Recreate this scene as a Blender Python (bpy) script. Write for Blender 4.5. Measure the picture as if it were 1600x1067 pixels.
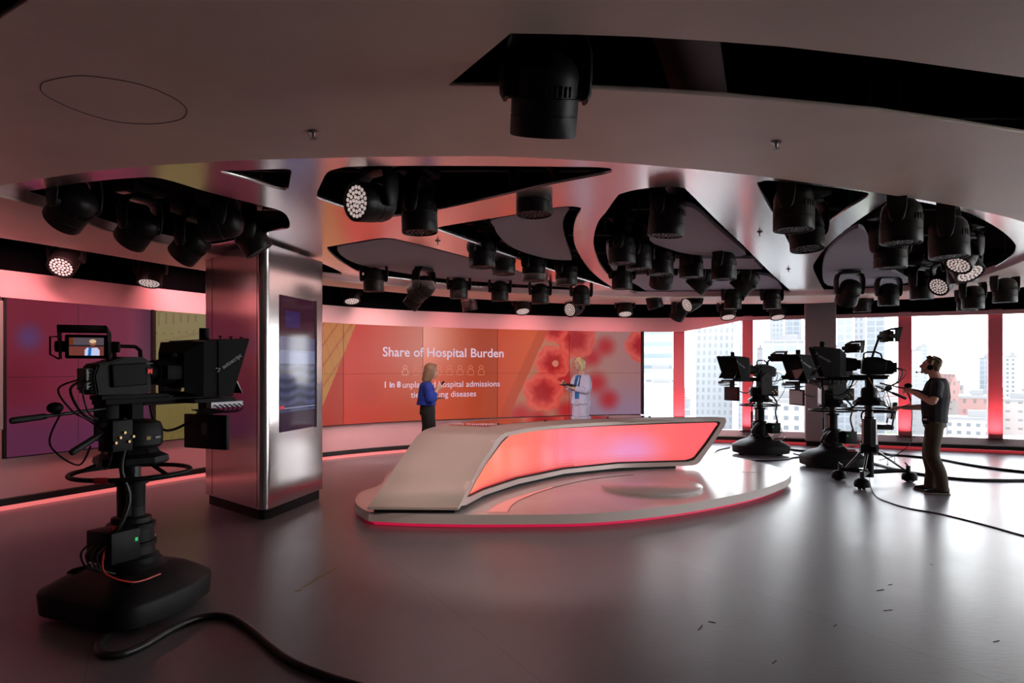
import bpy, bmesh, math, random
from mathutils import Vector, Matrix
from mathutils.geometry import tessellate_polygon
random.seed(7)
for _o in list(bpy.data.objects): bpy.data.objects.remove(_o, do_unlink=True)
SC = bpy.context.scene
COL = SC.collection
PI = math.pi

# ---------------------------------------------------------------- camera, world, exposure
F, YH, HC = 1066.67, 575.0, 1.63        # focal length in pixels, horizon row, eye height
cd = bpy.data.cameras.new('camera'); cam = bpy.data.objects.new('camera', cd); COL.objects.link(cam)
cam.location = (0, 0, HC); cam.rotation_euler = (PI/2, 0, 0)
cd.lens = 24; cd.sensor_width = 36; cd.shift_y = 41.5/1600; cd.clip_end = 3000
SC.camera = cam
vs = SC.view_settings
vs.view_transform = 'Standard'; vs.look = 'None'; vs.gamma = 1; vs.use_curve_mapping = False; vs.exposure = 0.0
w = bpy.data.worlds.new('sky'); SC.world = w; w.use_nodes = True
nt = w.node_tree; bg = nt.nodes['Background']
tc = nt.nodes.new('ShaderNodeTexCoord'); sp = nt.nodes.new('ShaderNodeSeparateXYZ'); rp = nt.nodes.new('ShaderNodeValToRGB')
nt.links.new(tc.outputs['Generated'], sp.inputs[0]); nt.links.new(sp.outputs['Z'], rp.inputs[0]); nt.links.new(rp.outputs[0], bg.inputs[0])
rp.color_ramp.elements[0].position = 0.0; rp.color_ramp.elements[0].color = (1.0, 0.975, 0.955, 1)
rp.color_ramp.elements[1].position = 0.6; rp.color_ramp.elements[1].color = (0.80, 0.86, 1.0, 1)
bg.inputs[1].default_value = 10.0

def lin(c):
    return tuple(((v/255)/12.92 if v/255 <= 0.04045 else ((v/255+0.055)/1.055)**2.4) for v in c)
def area(name, loc, target, size, power, color, sy=None, spread=PI):
    l = bpy.data.lights.new(name, 'AREA'); l.energy = power; l.color = color
    l.shape = 'RECTANGLE'; l.size = size; l.size_y = sy or size; l.spread = spread
    o = bpy.data.objects.new(name, l); COL.objects.link(o); o.location = loc
    o.rotation_euler = (Vector(target)-Vector(loc)).to_track_quat('-Z', 'Y').to_euler(); return o
def spot(name, loc, target, power, color, ang=40, r=0.12):
    l = bpy.data.lights.new(name, 'SPOT'); l.energy = power; l.color = color; l.spot_size = math.radians(ang); l.spot_blend = 0.6; l.shadow_soft_size = r
    o = bpy.data.objects.new(name, l); COL.objects.link(o); o.location = loc
    o.rotation_euler = (Vector(target)-Vector(loc)).to_track_quat('-Z', 'Y').to_euler(); return o

PINK = (1.0, 0.30, 0.33); WARM = (1.0, 0.80, 0.70)
# wash lights that sit in the black lighting trough and graze the wall band; low strips that glow at the skirting
WASH = [(-5.5, 6.6, 44), (-5.0, 7.8, 52), (-4.15, 9.7, 60), (-3.1, 11.4, 33), (-2.0, 12.5, 37), (-0.6, 13.3, 38), (0.8, 13.95, 36), (2.3, 14.35, 38), (4.4, 14.35, 18)]
for i, (x, y, p) in enumerate(WASH):
    area('wall_wash_light', (x*0.985, y*0.985, 3.05), (x*1.06, y*1.06, 0.6 if i > 2 else 1.9), 1.3, p*0.42, (1.0, 0.36, 0.37) if i not in (3, 4) else (1.0, 0.66, 0.62), 0.15, math.radians(118))
# studio lamps over the desk (aimed moving heads); added wall spot and fill
spot('studio_lamp', (-1.9, 5.6, 2.72), (-0.7, 8.0, 0.5), 110, WARM, 46)
spot('studio_lamp', (0.14, 3.05, 2.6), (0.2, 7.2, 0.1), 170, WARM, 62)
spot('studio_lamp', (-0.3, 7.6, 2.72), (-1.2, 10.2, 1.4), 120, WARM, 30)
spot('studio_lamp', (-1.2, 8.2, 2.7), (1.2, 12.2, 1.45), 420, (1.0, 0.92, 0.88), 26)
spot('studio_lamp', (-2.2, 10.4, 2.7), (-2.5, 12.8, 0.0), 170, (1.0, 0.80, 0.78), 44)  # added spot that brightens the wall below the screen
area('added_soft_fill', (-0.5, 9.3, 2.85), (-0.5, 9.3, 0), 2.5, 26, (1.0, 0.62, 0.58), 2.5)  # unseen area lamp added as soft fill over the desk

# ---------------------------------------------------------------- helpers
def at(px, py, z):
    "point of the horizontal plane at height z that the photo shows at pixel (px, py)"
    Y = F*(HC-z)/(py-YH); return Vector(((px-800)/F*Y, Y, z))
def pd(px, py, Y):
    return Vector(((px-800)/F*Y, Y, HC-(py-YH)/F*Y))
def catmull(P, n=8, closed=False):
    P = [Vector(p) for p in P]; out = []; N = len(P); rng = N if closed else N-1
    for i in range(rng):
        if closed: a, b, c, d = P[(i-1) % N], P[i], P[(i+1) % N], P[(i+2) % N]
        else: a, b, c, d = P[max(i-1, 0)], P[i], P[i+1], P[min(i+2, N-1)]
        for k in range(n):
            t = k/n
            out.append(0.5*((2*b)+(c-a)*t+(2*a-5*b+4*c-d)*t*t+(3*b-a-3*c+d)*t**3))
    if not closed: out.append(P[-1])
    return out

def newmat(name):
    m = bpy.data.materials.new(name); m.use_nodes = True; return m, m.node_tree, m.node_tree.nodes['Principled BSDF']
MC = {}
def M(name, col=(0.5, 0.5, 0.5), rough=0.5, metal=0.0, emit=None, es=1.0, noise=0.0, nscale=20, bump=0.0, spec=0.5, stretch=None, coat=0.0):
    if name in MC: return MC[name]
    m, t, b = newmat(name)
    b.inputs['Base Color'].default_value = (*col, 1); b.inputs['Roughness'].default_value = rough; b.inputs['Metallic'].default_value = metal
    b.inputs['Specular IOR Level'].default_value = spec; b.inputs['Coat Weight'].default_value = coat
    if emit: b.inputs['Emission Color'].default_value = (*emit, 1); b.inputs['Emission Strength'].default_value = es
    if noise or bump:
        tc = t.nodes.new('ShaderNodeTexCoord'); n = t.nodes.new('ShaderNodeTexNoise'); n.inputs['Scale'].default_value = nscale; n.inputs['Detail'].default_value = 5
        mp = t.nodes.new('ShaderNodeMapping'); mp.inputs['Scale'].default_value = stretch or (1, 1, 1)
        t.links.new(tc.outputs['Object'], mp.inputs[0]); t.links.new(mp.outputs[0], n.inputs['Vector'])
        if noise:
            r = t.nodes.new('ShaderNodeValToRGB')
            r.color_ramp.elements[0].position = 0.3; r.color_ramp.elements[1].position = 0.7
            r.color_ramp.elements[0].color = (*[max(0, c*(1-noise)) for c in col], 1); r.color_ramp.elements[1].color = (*[min(1, c*(1+noise)) for c in col], 1)
            t.links.new(n.outputs[0], r.inputs[0]); t.links.new(r.outputs[0], b.inputs['Base Color'])
            mr = t.nodes.new('ShaderNodeMapRange'); mr.inputs[3].default_value = max(0.02, rough*(1-noise*.5)); mr.inputs[4].default_value = min(1, rough*(1+noise*.5))
            t.links.new(n.outputs[0], mr.inputs[0]); t.links.new(mr.outputs[0], b.inputs['Roughness'])
        if bump:
            bp = t.nodes.new('ShaderNodeBump'); bp.inputs['Strength'].default_value = bump; bp.inputs['Distance'].default_value = 0.01
            t.links.new(n.outputs[0], bp.inputs['Height']); t.links.new(bp.outputs[0], b.inputs['Normal'])
    MC[name] = m; return m

def obj(name, bm, mat=None, parent=None, smooth=None, loc=None):
    me = bpy.data.meshes.new(name)
    if isinstance(bm, bmesh.types.BMesh):
        bm.to_mesh(me); bm.free()
    else: me = bm
    o = bpy.data.objects.new(name, me); COL.objects.link(o)
    if mat:
        for mm in (mat if isinstance(mat, (list, tuple)) else [mat]): me.materials.append(mm)
    if smooth is not None:
        for p in me.polygons: p.use_smooth = True
        if smooth < 180:
            try: me.set_sharp_from_angle(angle=math.radians(smooth))
            except Exception: pass
    if parent: o.parent = parent
    if loc is not None: o.location = loc
    return o
def tag(o, label, cat, group=None, kind=None):
    o['label'] = label; o['category'] = cat
    if group: o['group'] = group
    if kind: o['kind'] = kind
    return o
def thing(name, label, cat, loc=(0, 0, 0), rotz=0, group=None):
    o = bpy.data.objects.new(name, None); COL.objects.link(o); o.location = loc; o.rotation_euler = (0, 0, rotz); o.empty_display_size = 0.1
    return tag(o, label, cat, group)
def struct(name, bm, mat, label=None, cat=None, smooth=None):
    o = obj(name, bm, mat, None, smooth); o['kind'] = 'structure'
    o['label'] = label or name.replace('_', ' '); o['category'] = cat or name.split('_')[0]
    return o
def dup(root):
    r = root.copy(); COL.objects.link(r)
    for ch in list(root.children):
        c = ch.copy(); COL.objects.link(c); c.parent = r
        for g in ch.children:
            d = g.copy(); COL.objects.link(d); d.parent = c
    return r

def B(): return bmesh.new()
def box(bm, c, s, rot=None, bev=0.0, seg=2):
    r = bmesh.ops.create_cube(bm, size=1.0); vs_ = r['verts']
    bmesh.ops.scale(bm, vec=s, verts=vs_)
    if bev:
        ed = list({e for v in vs_ for e in v.link_edges})
        g = bmesh.ops.bevel(bm, geom=ed, offset=min(bev, min(s)*0.49), segments=seg, affect='EDGES', profile=0.6)
        vs_ = list({v for f in g['faces'] for v in f.verts} | {v for v in vs_ if v.is_valid})
    if rot is not None: bmesh.ops.transform(bm, matrix=rot.to_4x4() if hasattr(rot, 'to_4x4') else rot, verts=vs_)
    bmesh.ops.translate(bm, vec=Vector(c), verts=vs_); return vs_
def frame(p, q):
    d = (Vector(q)-Vector(p)); return d.to_track_quat('Z', 'Y').to_matrix()
def cyl(bm, p, q, r, r2=None, seg=20, caps=True):
    p, q = Vector(p), Vector(q); L = (q-p).length
    g = bmesh.ops.create_cone(bm, cap_ends=caps, segments=seg, radius1=r, radius2=r if r2 is None else r2, depth=L)
    bmesh.ops.transform(bm, matrix=Matrix.Translation((p+q)/2) @ frame(p, q).to_4x4(), verts=g['verts']); return g['verts']
def ball(bm, c, r, s=(1, 1, 1), seg=16, rot=None):
    g = bmesh.ops.create_uvsphere(bm, u_segments=seg, v_segments=max(6, seg*2//3), radius=r)
    m = Matrix.Translation(Vector(c)) @ ((rot.to_4x4()) if rot is not None else Matrix()) @ Matrix.Diagonal((*s, 1))
    bmesh.ops.transform(bm, matrix=m, verts=g['verts']); return g['verts']
def rings(bm, R, close=True, cap=True):
    "skin a list of rings (lists of points) into a tube"
    V = [[bm.verts.new(p) for p in r] for r in R]; n = len(R[0])
    for a, b in zip(V, V[1:]):
        for i in range(n if close else n-1):
            bm.faces.new((a[i], a[(i+1) % n], b[(i+1) % n], b[i]))
    if cap and close:
        bm.faces.new(V[0][::-1]); bm.faces.new(V[-1])
    return V
def tube(bm, P, r, seg=8, side=None, cap=True):
    "tube along points; r a number, list, or list of (a, b) half-widths with a along side"
    P = [Vector(p) for p in P]; R = []
    up = Vector(side) if side is not None else None
    prev = None
    for i, p in enumerate(P):
        t = (P[min(i+1, len(P)-1)]-P[max(i-1, 0)])
        t = t.normalized() if t.length > 1e-9 else Vector((0, 0, 1))
        if up is not None: a = (up - t*up.dot(t))
        elif prev is not None: a = (prev - t*prev.dot(t))
        else:
            q = Vector((0, 0, 1)) if abs(t.z) < 0.9 else Vector((1, 0, 0)); a = q.cross(t)
        a.normalize(); prev = a; b = t.cross(a)
        rr = r[i] if isinstance(r, (list, tuple)) else r
        ra, rb = rr if isinstance(rr, (list, tuple)) else (rr, rr)
        R.append([p + a*ra*math.cos(2*PI*k/seg) + b*rb*math.sin(2*PI*k/seg) for k in range(seg)])
    rings(bm, R, True, cap)
def torus(bm, c, R, r, n=40, m=10, ax=None):
    P = []
    rot = frame((0, 0, 0), ax) if ax is not None else Matrix.Identity(3)
    Rg = []
    for i in range(n):
        a = 2*PI*i/n
        Rg.append([Vector(c)+rot @ Vector(((R+r*math.cos(2*PI*k/m))*math.cos(a), (R+r*math.cos(2*PI*k/m))*math.sin(a), r*math.sin(2*PI*k/m))) for k in range(m)])
    V = [[bm.verts.new(p) for p in q] for q in Rg]
    for i in range(n):
        for k in range(m):
            bm.faces.new((V[i][k], V[(i+1) % n][k], V[(i+1) % n][(k+1) % m], V[i][(k+1) % m]))
def lathe(bm, prof, seg=32, mat=None):
    "profile [(r, z)] about z"
    R = [[Vector((max(r, 1e-4)*math.cos(2*PI*k/seg), max(r, 1e-4)*math.sin(2*PI*k/seg), z)) for k in range(seg)] for r, z in prof]
    V = rings(bm, R)
    if mat is not None: bmesh.ops.transform(bm, matrix=mat, verts=[v for r in V for v in r])
def prism(bm, pts, z0, z1):
    "extrude a plan polygon (no holes)"
    a = [bm.verts.new((p[0], p[1], z0)) for p in pts]; b = [bm.verts.new((p[0], p[1], z1)) for p in pts]; n = len(pts)
    for i in range(n): bm.faces.new((a[i], a[(i+1) % n], b[(i+1) % n], b[i]))
    for tri in tessellate_polygon([[Vector((p[0], p[1], 0)) for p in pts]]):
        try: bm.faces.new([a[i] for i in tri]); bm.faces.new([b[i] for i in tri])
        except ValueError: pass
    bmesh.ops.recalc_face_normals(bm, faces=bm.faces)
def plate(name, outlines, z, th):
    "flat plate with holes, bottom at z"
    c = bpy.data.curves.new(name, 'CURVE'); c.dimensions = '2D'; c.fill_mode = 'BOTH'; c.extrude = th/2
    for o in outlines:
        sp_ = c.splines.new('POLY'); sp_.points.add(len(o)-1); sp_.use_cyclic_u = True
        for q, p in zip(sp_.points, o): q.co = (p[0], p[1], 0, 1)
    ob = bpy.data.objects.new(name, c); COL.objects.link(ob); dg = bpy.context.evaluated_depsgraph_get()
    me = bpy.data.meshes.new_from_object(ob.evaluated_get(dg)); bpy.data.objects.remove(ob)
    bm = B(); bm.from_mesh(me); bmesh.ops.remove_doubles(bm, verts=bm.verts, dist=1e-5)
    bmesh.ops.translate(bm, vec=(0, 0, z+th/2), verts=bm.verts); bmesh.ops.recalc_face_normals(bm, faces=bm.faces); return bm
def sheet(bm, curve, z0, z1):
    V = [(bm.verts.new((p.x, p.y, z0)), bm.verts.new((p.x, p.y, z1 if not callable(z1) else z1(p)))) for p in curve]
    for a, b in zip(V, V[1:]): bm.faces.new((a[0], b[0], b[1], a[1]))
def ribbon(bm, curve, z0, z1, th):
    "upright band with thickness along a plan curve (grows away from the room)"
    N = len(curve); R = []
    for i, p in enumerate(curve):
        t = (curve[min(i+1, N-1)]-curve[max(i-1, 0)]); t.z = 0; t.normalize(); n = Vector((-t.y, t.x, 0))
        za = z0(p) if callable(z0) else z0; zb = z1(p) if callable(z1) else z1
        R.append([Vector((p.x, p.y, za)), Vector((p.x, p.y, zb)), Vector((p.x+n.x*th, p.y+n.y*th, zb)), Vector((p.x+n.x*th, p.y+n.y*th, za))])
    rings(bm, R); bmesh.ops.recalc_face_normals(bm, faces=bm.faces)
def offset(curve, d):
    N = len(curve); out = []
    for i, p in enumerate(curve):
        t = (curve[min(i+1, N-1)]-curve[max(i-1, 0)]); t.z = 0; t.normalize(); out.append(p+Vector((-t.y, t.x, 0))*d)
    return out
def remeshed(bm, voxel, smooth=2):
    "fuse closed overlapping pieces into one continuous surface"
    me = bpy.data.meshes.new('tmp'); bmesh.ops.recalc_face_normals(bm, faces=bm.faces); bm.to_mesh(me); bm.free()
    o = bpy.data.objects.new('tmp', me); COL.objects.link(o)
    m = o.modifiers.new('r', 'REMESH'); m.mode = 'VOXEL'; m.voxel_size = voxel; m.use_smooth_shade = True
    if smooth: s = o.modifiers.new('s', 'SMOOTH'); s.iterations = smooth; s.factor = 0.5
    dg = bpy.context.evaluated_depsgraph_get(); res = bpy.data.meshes.new_from_object(o.evaluated_get(dg))
    bpy.data.objects.remove(o); return res
# ---------------------------------------------------------------- materials
def floor_mat():
    m, t, b = newmat('grey_vinyl_floor')
    tc = t.nodes.new('ShaderNodeTexCoord'); n = t.nodes.new('ShaderNodeTexNoise'); n.inputs['Scale'].default_value = 1.3; n.inputs['Detail'].default_value = 8
    t.links.new(tc.outputs['Object'], n.inputs['Vector'])
    br = t.nodes.new('ShaderNodeTexBrick'); mp = t.nodes.new('ShaderNodeMapping'); mp.inputs['Rotation'].default_value = (0, 0, math.radians(62)); mp.inputs['Location'].default_value = (0.9, 0.3, 0)
    t.links.new(tc.outputs['Object'], mp.inputs[0]); t.links.new(mp.outputs[0], br.inputs['Vector'])
    br.inputs['Color1'].default_value = (0.21, 0.20, 0.215, 1); br.inputs['Color2'].default_value = (0.225, 0.213, 0.23, 1); br.inputs['Mortar'].default_value = (0.10, 0.10, 0.11, 1)
    br.inputs['Scale'].default_value = 1.0; br.inputs['Mortar Size'].default_value = 0.0022; br.inputs['Brick Width'].default_value = 14; br.inputs['Row Height'].default_value = 2.1
    mx = t.nodes.new('ShaderNodeMixRGB'); mx.blend_type = 'MULTIPLY'; mx.inputs[0].default_value = 0.5
    r = t.nodes.new('ShaderNodeValToRGB'); r.color_ramp.elements[0].color = (0.72, 0.72, 0.74, 1); r.color_ramp.elements[1].color = (1, 1, 1, 1); r.color_ramp.elements[0].position = .3; r.color_ramp.elements[1].position = .65
    t.links.new(n.outputs[0], r.inputs[0]); t.links.new(br.outputs[0], mx.inputs[1]); t.links.new(r.outputs[0], mx.inputs[2]); t.links.new(mx.outputs[0], b.inputs['Base Color'])
    mr = t.nodes.new('ShaderNodeMapRange'); mr.inputs[3].default_value = 0.27; mr.inputs[4].default_value = 0.38
    t.links.new(n.outputs[0], mr.inputs[0]); t.links.new(mr.outputs[0], b.inputs['Roughness'])
    n2 = t.nodes.new('ShaderNodeTexNoise'); n2.inputs['Scale'].default_value = 9; n2.inputs['Detail'].default_value = 4
    mp2 = t.nodes.new('ShaderNodeMapping'); mp2.inputs['Scale'].default_value = (1, 5, 1); mp2.inputs['Rotation'].default_value = (0, 0, .4)
    t.links.new(tc.outputs['Object'], mp2.inputs[0]); t.links.new(mp2.outputs[0], n2.inputs['Vector'])
    bp = t.nodes.new('ShaderNodeBump'); bp.inputs['Strength'].default_value = 0.06; bp.inputs['Distance'].default_value = 0.02
    t.links.new(n2.outputs[0], bp.inputs['Height']); t.links.new(bp.outputs[0], b.inputs['Normal'])
    return m
def glass_mat():
    m = bpy.data.materials.new('window_glass'); m.use_nodes = True; t = m.node_tree; t.nodes.clear()
    out = t.nodes.new('ShaderNodeOutputMaterial'); mx = t.nodes.new('ShaderNodeMixShader'); tr = t.nodes.new('ShaderNodeBsdfTransparent'); gl = t.nodes.new('ShaderNodeBsdfGlossy'); fr = t.nodes.new('ShaderNodeFresnel')
    fr.inputs[0].default_value = 1.45; gl.inputs['Roughness'].default_value = 0.02; tr.inputs[0].default_value = (0.96, 0.98, 0.98, 1)
    t.links.new(fr.outputs[0], mx.inputs[0]); t.links.new(tr.outputs[0], mx.inputs[1]); t.links.new(gl.outputs[0], mx.inputs[2]); t.links.new(mx.outputs[0], out.inputs[0]); return m
def picture_mat(name, es=1.0, rough=0.22):
    m, t, b = newmat(name); b.inputs['Base Color'].default_value = (0.01, 0.01, 0.01, 1); b.inputs['Roughness'].default_value = rough; b.inputs['Specular IOR Level'].default_value = 0.2
    a = t.nodes.new('ShaderNodeVertexColor'); a.layer_name = 'picture'
    t.links.new(a.outputs[0], b.inputs['Emission Color']); b.inputs['Emission Strength'].default_value = es; return m
def steel(name, col, rough, stretch, scale=30):
    m, t, b = newmat(name); b.inputs['Base Color'].default_value = (*col, 1); b.inputs['Metallic'].default_value = 0.92; b.inputs['Roughness'].default_value = rough
    tc = t.nodes.new('ShaderNodeTexCoord'); n = t.nodes.new('ShaderNodeTexNoise'); n.inputs['Scale'].default_value = scale; n.inputs['Detail'].default_value = 3
    mp = t.nodes.new('ShaderNodeMapping'); mp.inputs['Scale'].default_value = stretch
    t.links.new(tc.outputs['Object'], mp.inputs[0]); t.links.new(mp.outputs[0], n.inputs['Vector'])
    mr = t.nodes.new('ShaderNodeMapRange'); mr.inputs[3].default_value = rough*.8; mr.inputs[4].default_value = rough*1.25
    t.links.new(n.outputs[0], mr.inputs[0]); t.links.new(mr.outputs[0], b.inputs['Roughness'])
    bp = t.nodes.new('ShaderNodeBump'); bp.inputs['Strength'].default_value = 0.008; bp.inputs['Distance'].default_value = 0.002
    t.links.new(n.outputs[0], bp.inputs['Height']); t.links.new(bp.outputs[0], b.inputs['Normal']); return m

m_floor = floor_mat(); m_glass = glass_mat()
m_soffit = M('soffit_paint', (0.93, 0.73, 0.62), 0.45, noise=0.05, nscale=2)
m_metal = steel('brushed_ceiling_metal', (0.99, 0.93, 0.90), 0.20, (60, 1.2, 1))
m_raft = M('acoustic_raft_felt', (0.33, 0.31, 0.36), 0.85, noise=0.08, nscale=60)
m_pillar = steel('brushed_pillar_metal', (0.60, 0.56, 0.56), 0.19, (1, 1, 40))
m_black = M('matt_black', (0.006, 0.006, 0.007), 0.7)
m_void = M('plenum_black', (0.004, 0.004, 0.005), 0.9, spec=0.0)
m_band = M('pale_wall_band', (0.80, 0.47, 0.49), 0.5, noise=0.02, nscale=3)
m_skirt = M('black_skirting', (0.012, 0.011, 0.012), 0.35)
m_strip = M('pink_led_strip', (0.8, 0.3, 0.3), 0.5, emit=(1.0, 0.20, 0.20), es=0.75)
m_red = M('red_fin_paint', (0.72, 0.20, 0.24), 0.5)
m_white = M('white_sill', (0.75, 0.75, 0.76), 0.4)
m_column = M('grey_column_paint', (0.40, 0.36, 0.37), 0.5)

# ---------------------------------------------------------------- plan of the room
floor_bm = B(); prism(floor_bm, [(-9, -4), (15, -4), (15, 16.5), (-9, 16.5)], -0.2, 0.0)
struct('floor', floor_bm, m_floor, 'glossy grey vinyl studio floor with faint scuffs and seams', 'floor')

WPTS = [(-7.6, 3.4, 0), (-6.75, 5.7, 0), (-5.85, 7.8, 0), (-4.65, 10.3, 0), (-3.33, 12.16, 0), (-2.03, 13.3, 0), (-0.31, 14.2, 0), (1.24, 14.88, 0), (2.88, 15.3, 0), (4.1, 15.15, 0), (5.3, 14.85, 0), (7.0, 14.2, 0), (8.6, 13.5, 0), (9.75, 13.0, 0), (11.6, 12.0, 0), (13.0, 10.2, 0), (13.6, 7.5, 0), (13.6, 4.0, 0), (13.6, 0.0, 0)]
WALL = catmull(WPTS, 14)
def wpx(p): return 800+F*p.x/p.y
def at_wall(px, crv=None):
    "plan point of the curved wall seen at pixel column px (front of the camera only)"
    c = crv or WALL
    for a, b in zip(c, c[1:]):
        if a.y > 1 and b.y > 1:
            u, v = wpx(a), wpx(b)
            if (u-px)*(v-px) <= 0 and abs(u-v) > 1e-9:
                t = (px-u)/(v-u); return a.lerp(b, t)
    return None
def sub(px0, px1, crv=None, n=None):
    "piece of the curve between two pixel columns"
    c = crv or WALL; a, b = at_wall(px0, c), at_wall(px1, c)
    mid = [p for p in c if p.y > 1 and px0 < wpx(p) < px1]
    return [a]+mid+[b]
iS = next(i for i, p in enumerate(WALL) if p.y > 1 and wpx(p) > 1001)
SOLID = WALL[:iS]+[at_wall(1001.5)]
GLAZ = [at_wall(1001.5)]+WALL[iS:]

# solid wall behind the screens
bm = B(); ribbon(bm, offset(SOLID, 0.02), 0.0, 2.45, 0.25)
struct('wall_back', bm, m_band, 'curved pale pink wall band under and over the video screens', 'wall')
def z_fas(p):
    x = wpx(p) if p.y > 1 else 2000
    if x < 1068: return 2.44
    if x < 1160: return 2.44+(x-1068)/92*0.23
    return 2.67
bm = B(); ribbon(bm, offset(WALL, -0.04), z_fas, 2.75, 0.06)
struct('trim_1', bm, m_band, 'pink lit fascia band running along the top of the curved wall', 'fascia')
bm = B(); ribbon(bm, offset(WALL, 0.03), 2.74, 3.95, 0.2)
struct('wall_upper', bm, m_void, 'black upper wall inside the lighting trough', 'wall')
bm = B(); ribbon(bm, offset(WALL, -0.05), 0.055, 0.13, 0.07)
struct('baseboard_back', bm, m_skirt, 'black skirting along the curved wall and windows', 'baseboard')
bm = B(); ribbon(bm, offset(SOLID, -0.03), 0.0, 0.05, 0.04)
struct('trim_2', bm, m_strip, 'glowing pink light strip at the foot of the screen wall', 'light strip')
bm = B(); ribbon(bm, offset(GLAZ, -0.03), 0.0, 0.05, 0.04)
struct('trim_3', bm, M('red_led_strip', (0.5, 0.03, 0.04), 0.5, emit=(0.75, 0.05, 0.07), es=0.4), 'dim red light strip at the foot of the windows', 'light strip')
bm = B(); R = [[Vector((a.x, a.y, 0.128)), Vector((a.x, a.y, 0.150)), Vector((b.x, b.y, 0.262)), Vector((c.x, c.y, 0.262)), Vector((c.x, c.y, 0.128))] for a, b, c in zip(offset(GLAZ, -0.052), offset(GLAZ, 0.085), offset(GLAZ, 0.30))]; rings(bm, R); bmesh.ops.recalc_face_normals(bm, faces=bm.faces)
struct('trim_4', bm, m_white, 'white window sill above the black skirting', 'sill')
# remaining sides of the studio, never in view but closing the room
bm = B(); box(bm, (-8.3, 0.2, 1.9), (0.2, 8, 4.2)); struct('wall_left', bm, M('dark_side_wall', (0.08, 0.055, 0.06), 0.8), 'dark side wall left of the camera', 'wall')
bm = B(); box(bm, (2.8, -3.9, 1.9), (23, 0.2, 4.2)); struct('wall_front', bm, M('dark_side_wall'), 'dark wall behind the camera', 'wall')
bm = B(); box(bm, (13.9, -2.0, 1.9), (0.2, 4.2, 4.2)); struct('wall_right', bm, M('dark_side_wall'), 'dark wall at the far right beside the windows', 'wall')

# windows and red fins
FINS = [(1052, 1070), (1160, 1177), (1404, 1425), (1545, 1568), (1745, 1775), (2000, 2040)]
edges = [1002, 1061, 1168, 1414, 1556, 1760, 2020]
for i, (a, b) in enumerate(zip(edges, edges[1:])):
    bm = B(); ribbon(bm, sub(a, b, offset(GLAZ, 0.1)), 0.24, 2.9, 0.012)
    struct('window_%d' % (i+1), bm, m_glass, ['narrow window beside the video wall', 'window with the broad grey tower outside', 'window behind the first pedestal camera', 'wide window behind the camera operator', 'window between the last two red fins', 'window right of the last red fin'][i], 'window')
far = [p for p in offset(GLAZ, 0.1) if p.y <= 1 or wpx(p) > 2020]
bm = B(); ribbon(bm, far, 0.24, 2.9, 0.012); struct('window_7', bm, m_glass, 'window run outside the right edge of the picture', 'window')
for i, (a, b) in enumerate(FINS):
    pa, pb = at_wall(a), at_wall(b); d = (pb-pa).normalized(); n = Vector((-d.y, d.x, 0)); c = (pa+pb)/2
    bm = B(); box(bm, c+n*0.10+Vector((0, 0, 1.48)), ((pb-pa).length, 0.14, 2.6), Matrix.Rotation(math.atan2(d.y, d.x), 3, 'Z'), 0.01)
    struct('trim_%d' % (5+i), bm, m_red, 'red window fin number %d from the video wall' % (i+1) if i > 3 else ['red window fin nearest the video wall', 'red window fin behind the first pedestal camera', 'red window fin behind the camera operator', 'red window fin near the right edge of the picture'][i], 'window fin')
    if i < 4:
        bm = B(); box(bm, c-n*0.03+Vector((0, 0, 0.262)), ((pb-pa).length*1.5, 0.14, 0.018), Matrix.Rotation(math.atan2(d.y, d.x), 3, 'Z'), 0.005)
        tag(obj('floor_lamp_plate', bm, m_black), ['flat black uplight plate on the sill under the fin nearest the video wall', 'flat black uplight plate under the fin behind the first pedestal camera', 'flat black uplight plate on the sill under the fin behind the operator', 'flat black uplight plate under the rightmost red fin'][i], 'uplight', 'uplights on the sill')
        up = c-n*0.22; area('uplight', (up.x, up.y, 0.24), (up.x+n.x*0.30, up.y+n.y*0.30, 1.7), 0.22, 7.0, (1.0, 0.22, 0.24), 0.08, math.radians(110))

# far square column in front of the windows
a = at(1258, 695, 0); a.y = 14.25; a.x = (1258-800)/F*14.25; b = Vector(((1307-800)/F*14.05, 14.05, 0)); d = (b-a).normalized(); n = Vector((-d.y, d.x, 0))
bm = B(); box(bm, (a+b)/2+n*0.3+Vector((0, 0, 1.55)), ((b-a).length, 0.6, 2.9), Matrix.Rotation(math.atan2(d.y, d.x), 3, 'Z'), 0.05, 4)
col2 = struct('column_1', bm, m_column, 'plain grey square column standing in front of the windows', 'column', 40)
bm = B(); box(bm, (a+b)/2+n*0.3+Vector((0, 0, 0.05)), ((b-a).length-0.06, 0.54, 0.1), Matrix.Rotation(math.atan2(d.y, d.x), 3, 'Z'))
obj('plinth', bm, m_black, col2)

# ---------------------------------------------------------------- near steel clad column with inset display
C0, L0, R0 = Vector((-2.62, 7.2, 0)), Vector((-3.69, 8.2, 0)), Vector((-2.37, 8.57, 0)); Q0 = L0+R0-C0
def rounded(poly, r, seg=8, inset=0.0):
    out = []; n = len(poly); cen = sum(poly, Vector())/n
    P = []
    for i in range(n):
        p = poly[i]
        if inset:
            a = (poly[i-1]-p).normalized(); b = (poly[(i+1) % n]-p).normalized(); s = math.sin(a.angle(b)); p = p+(a+b)*inset/s
        P.append(p)
    for i in range(n):
        p = P[i]; a = (P[i-1]-p).normalized(); b = (P[(i+1) % n]-p).normalized(); th = a.angle(b); t = r/math.tan(th/2)
        s, e = p+a*t, p+b*t; c = p+(a+b).normalized()*(r/math.sin(th/2))
        for k in range(seg+1):
            v = (s-c).lerp(e-c, k/seg).normalized()*r; out.append(c+v)
    return out
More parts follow.
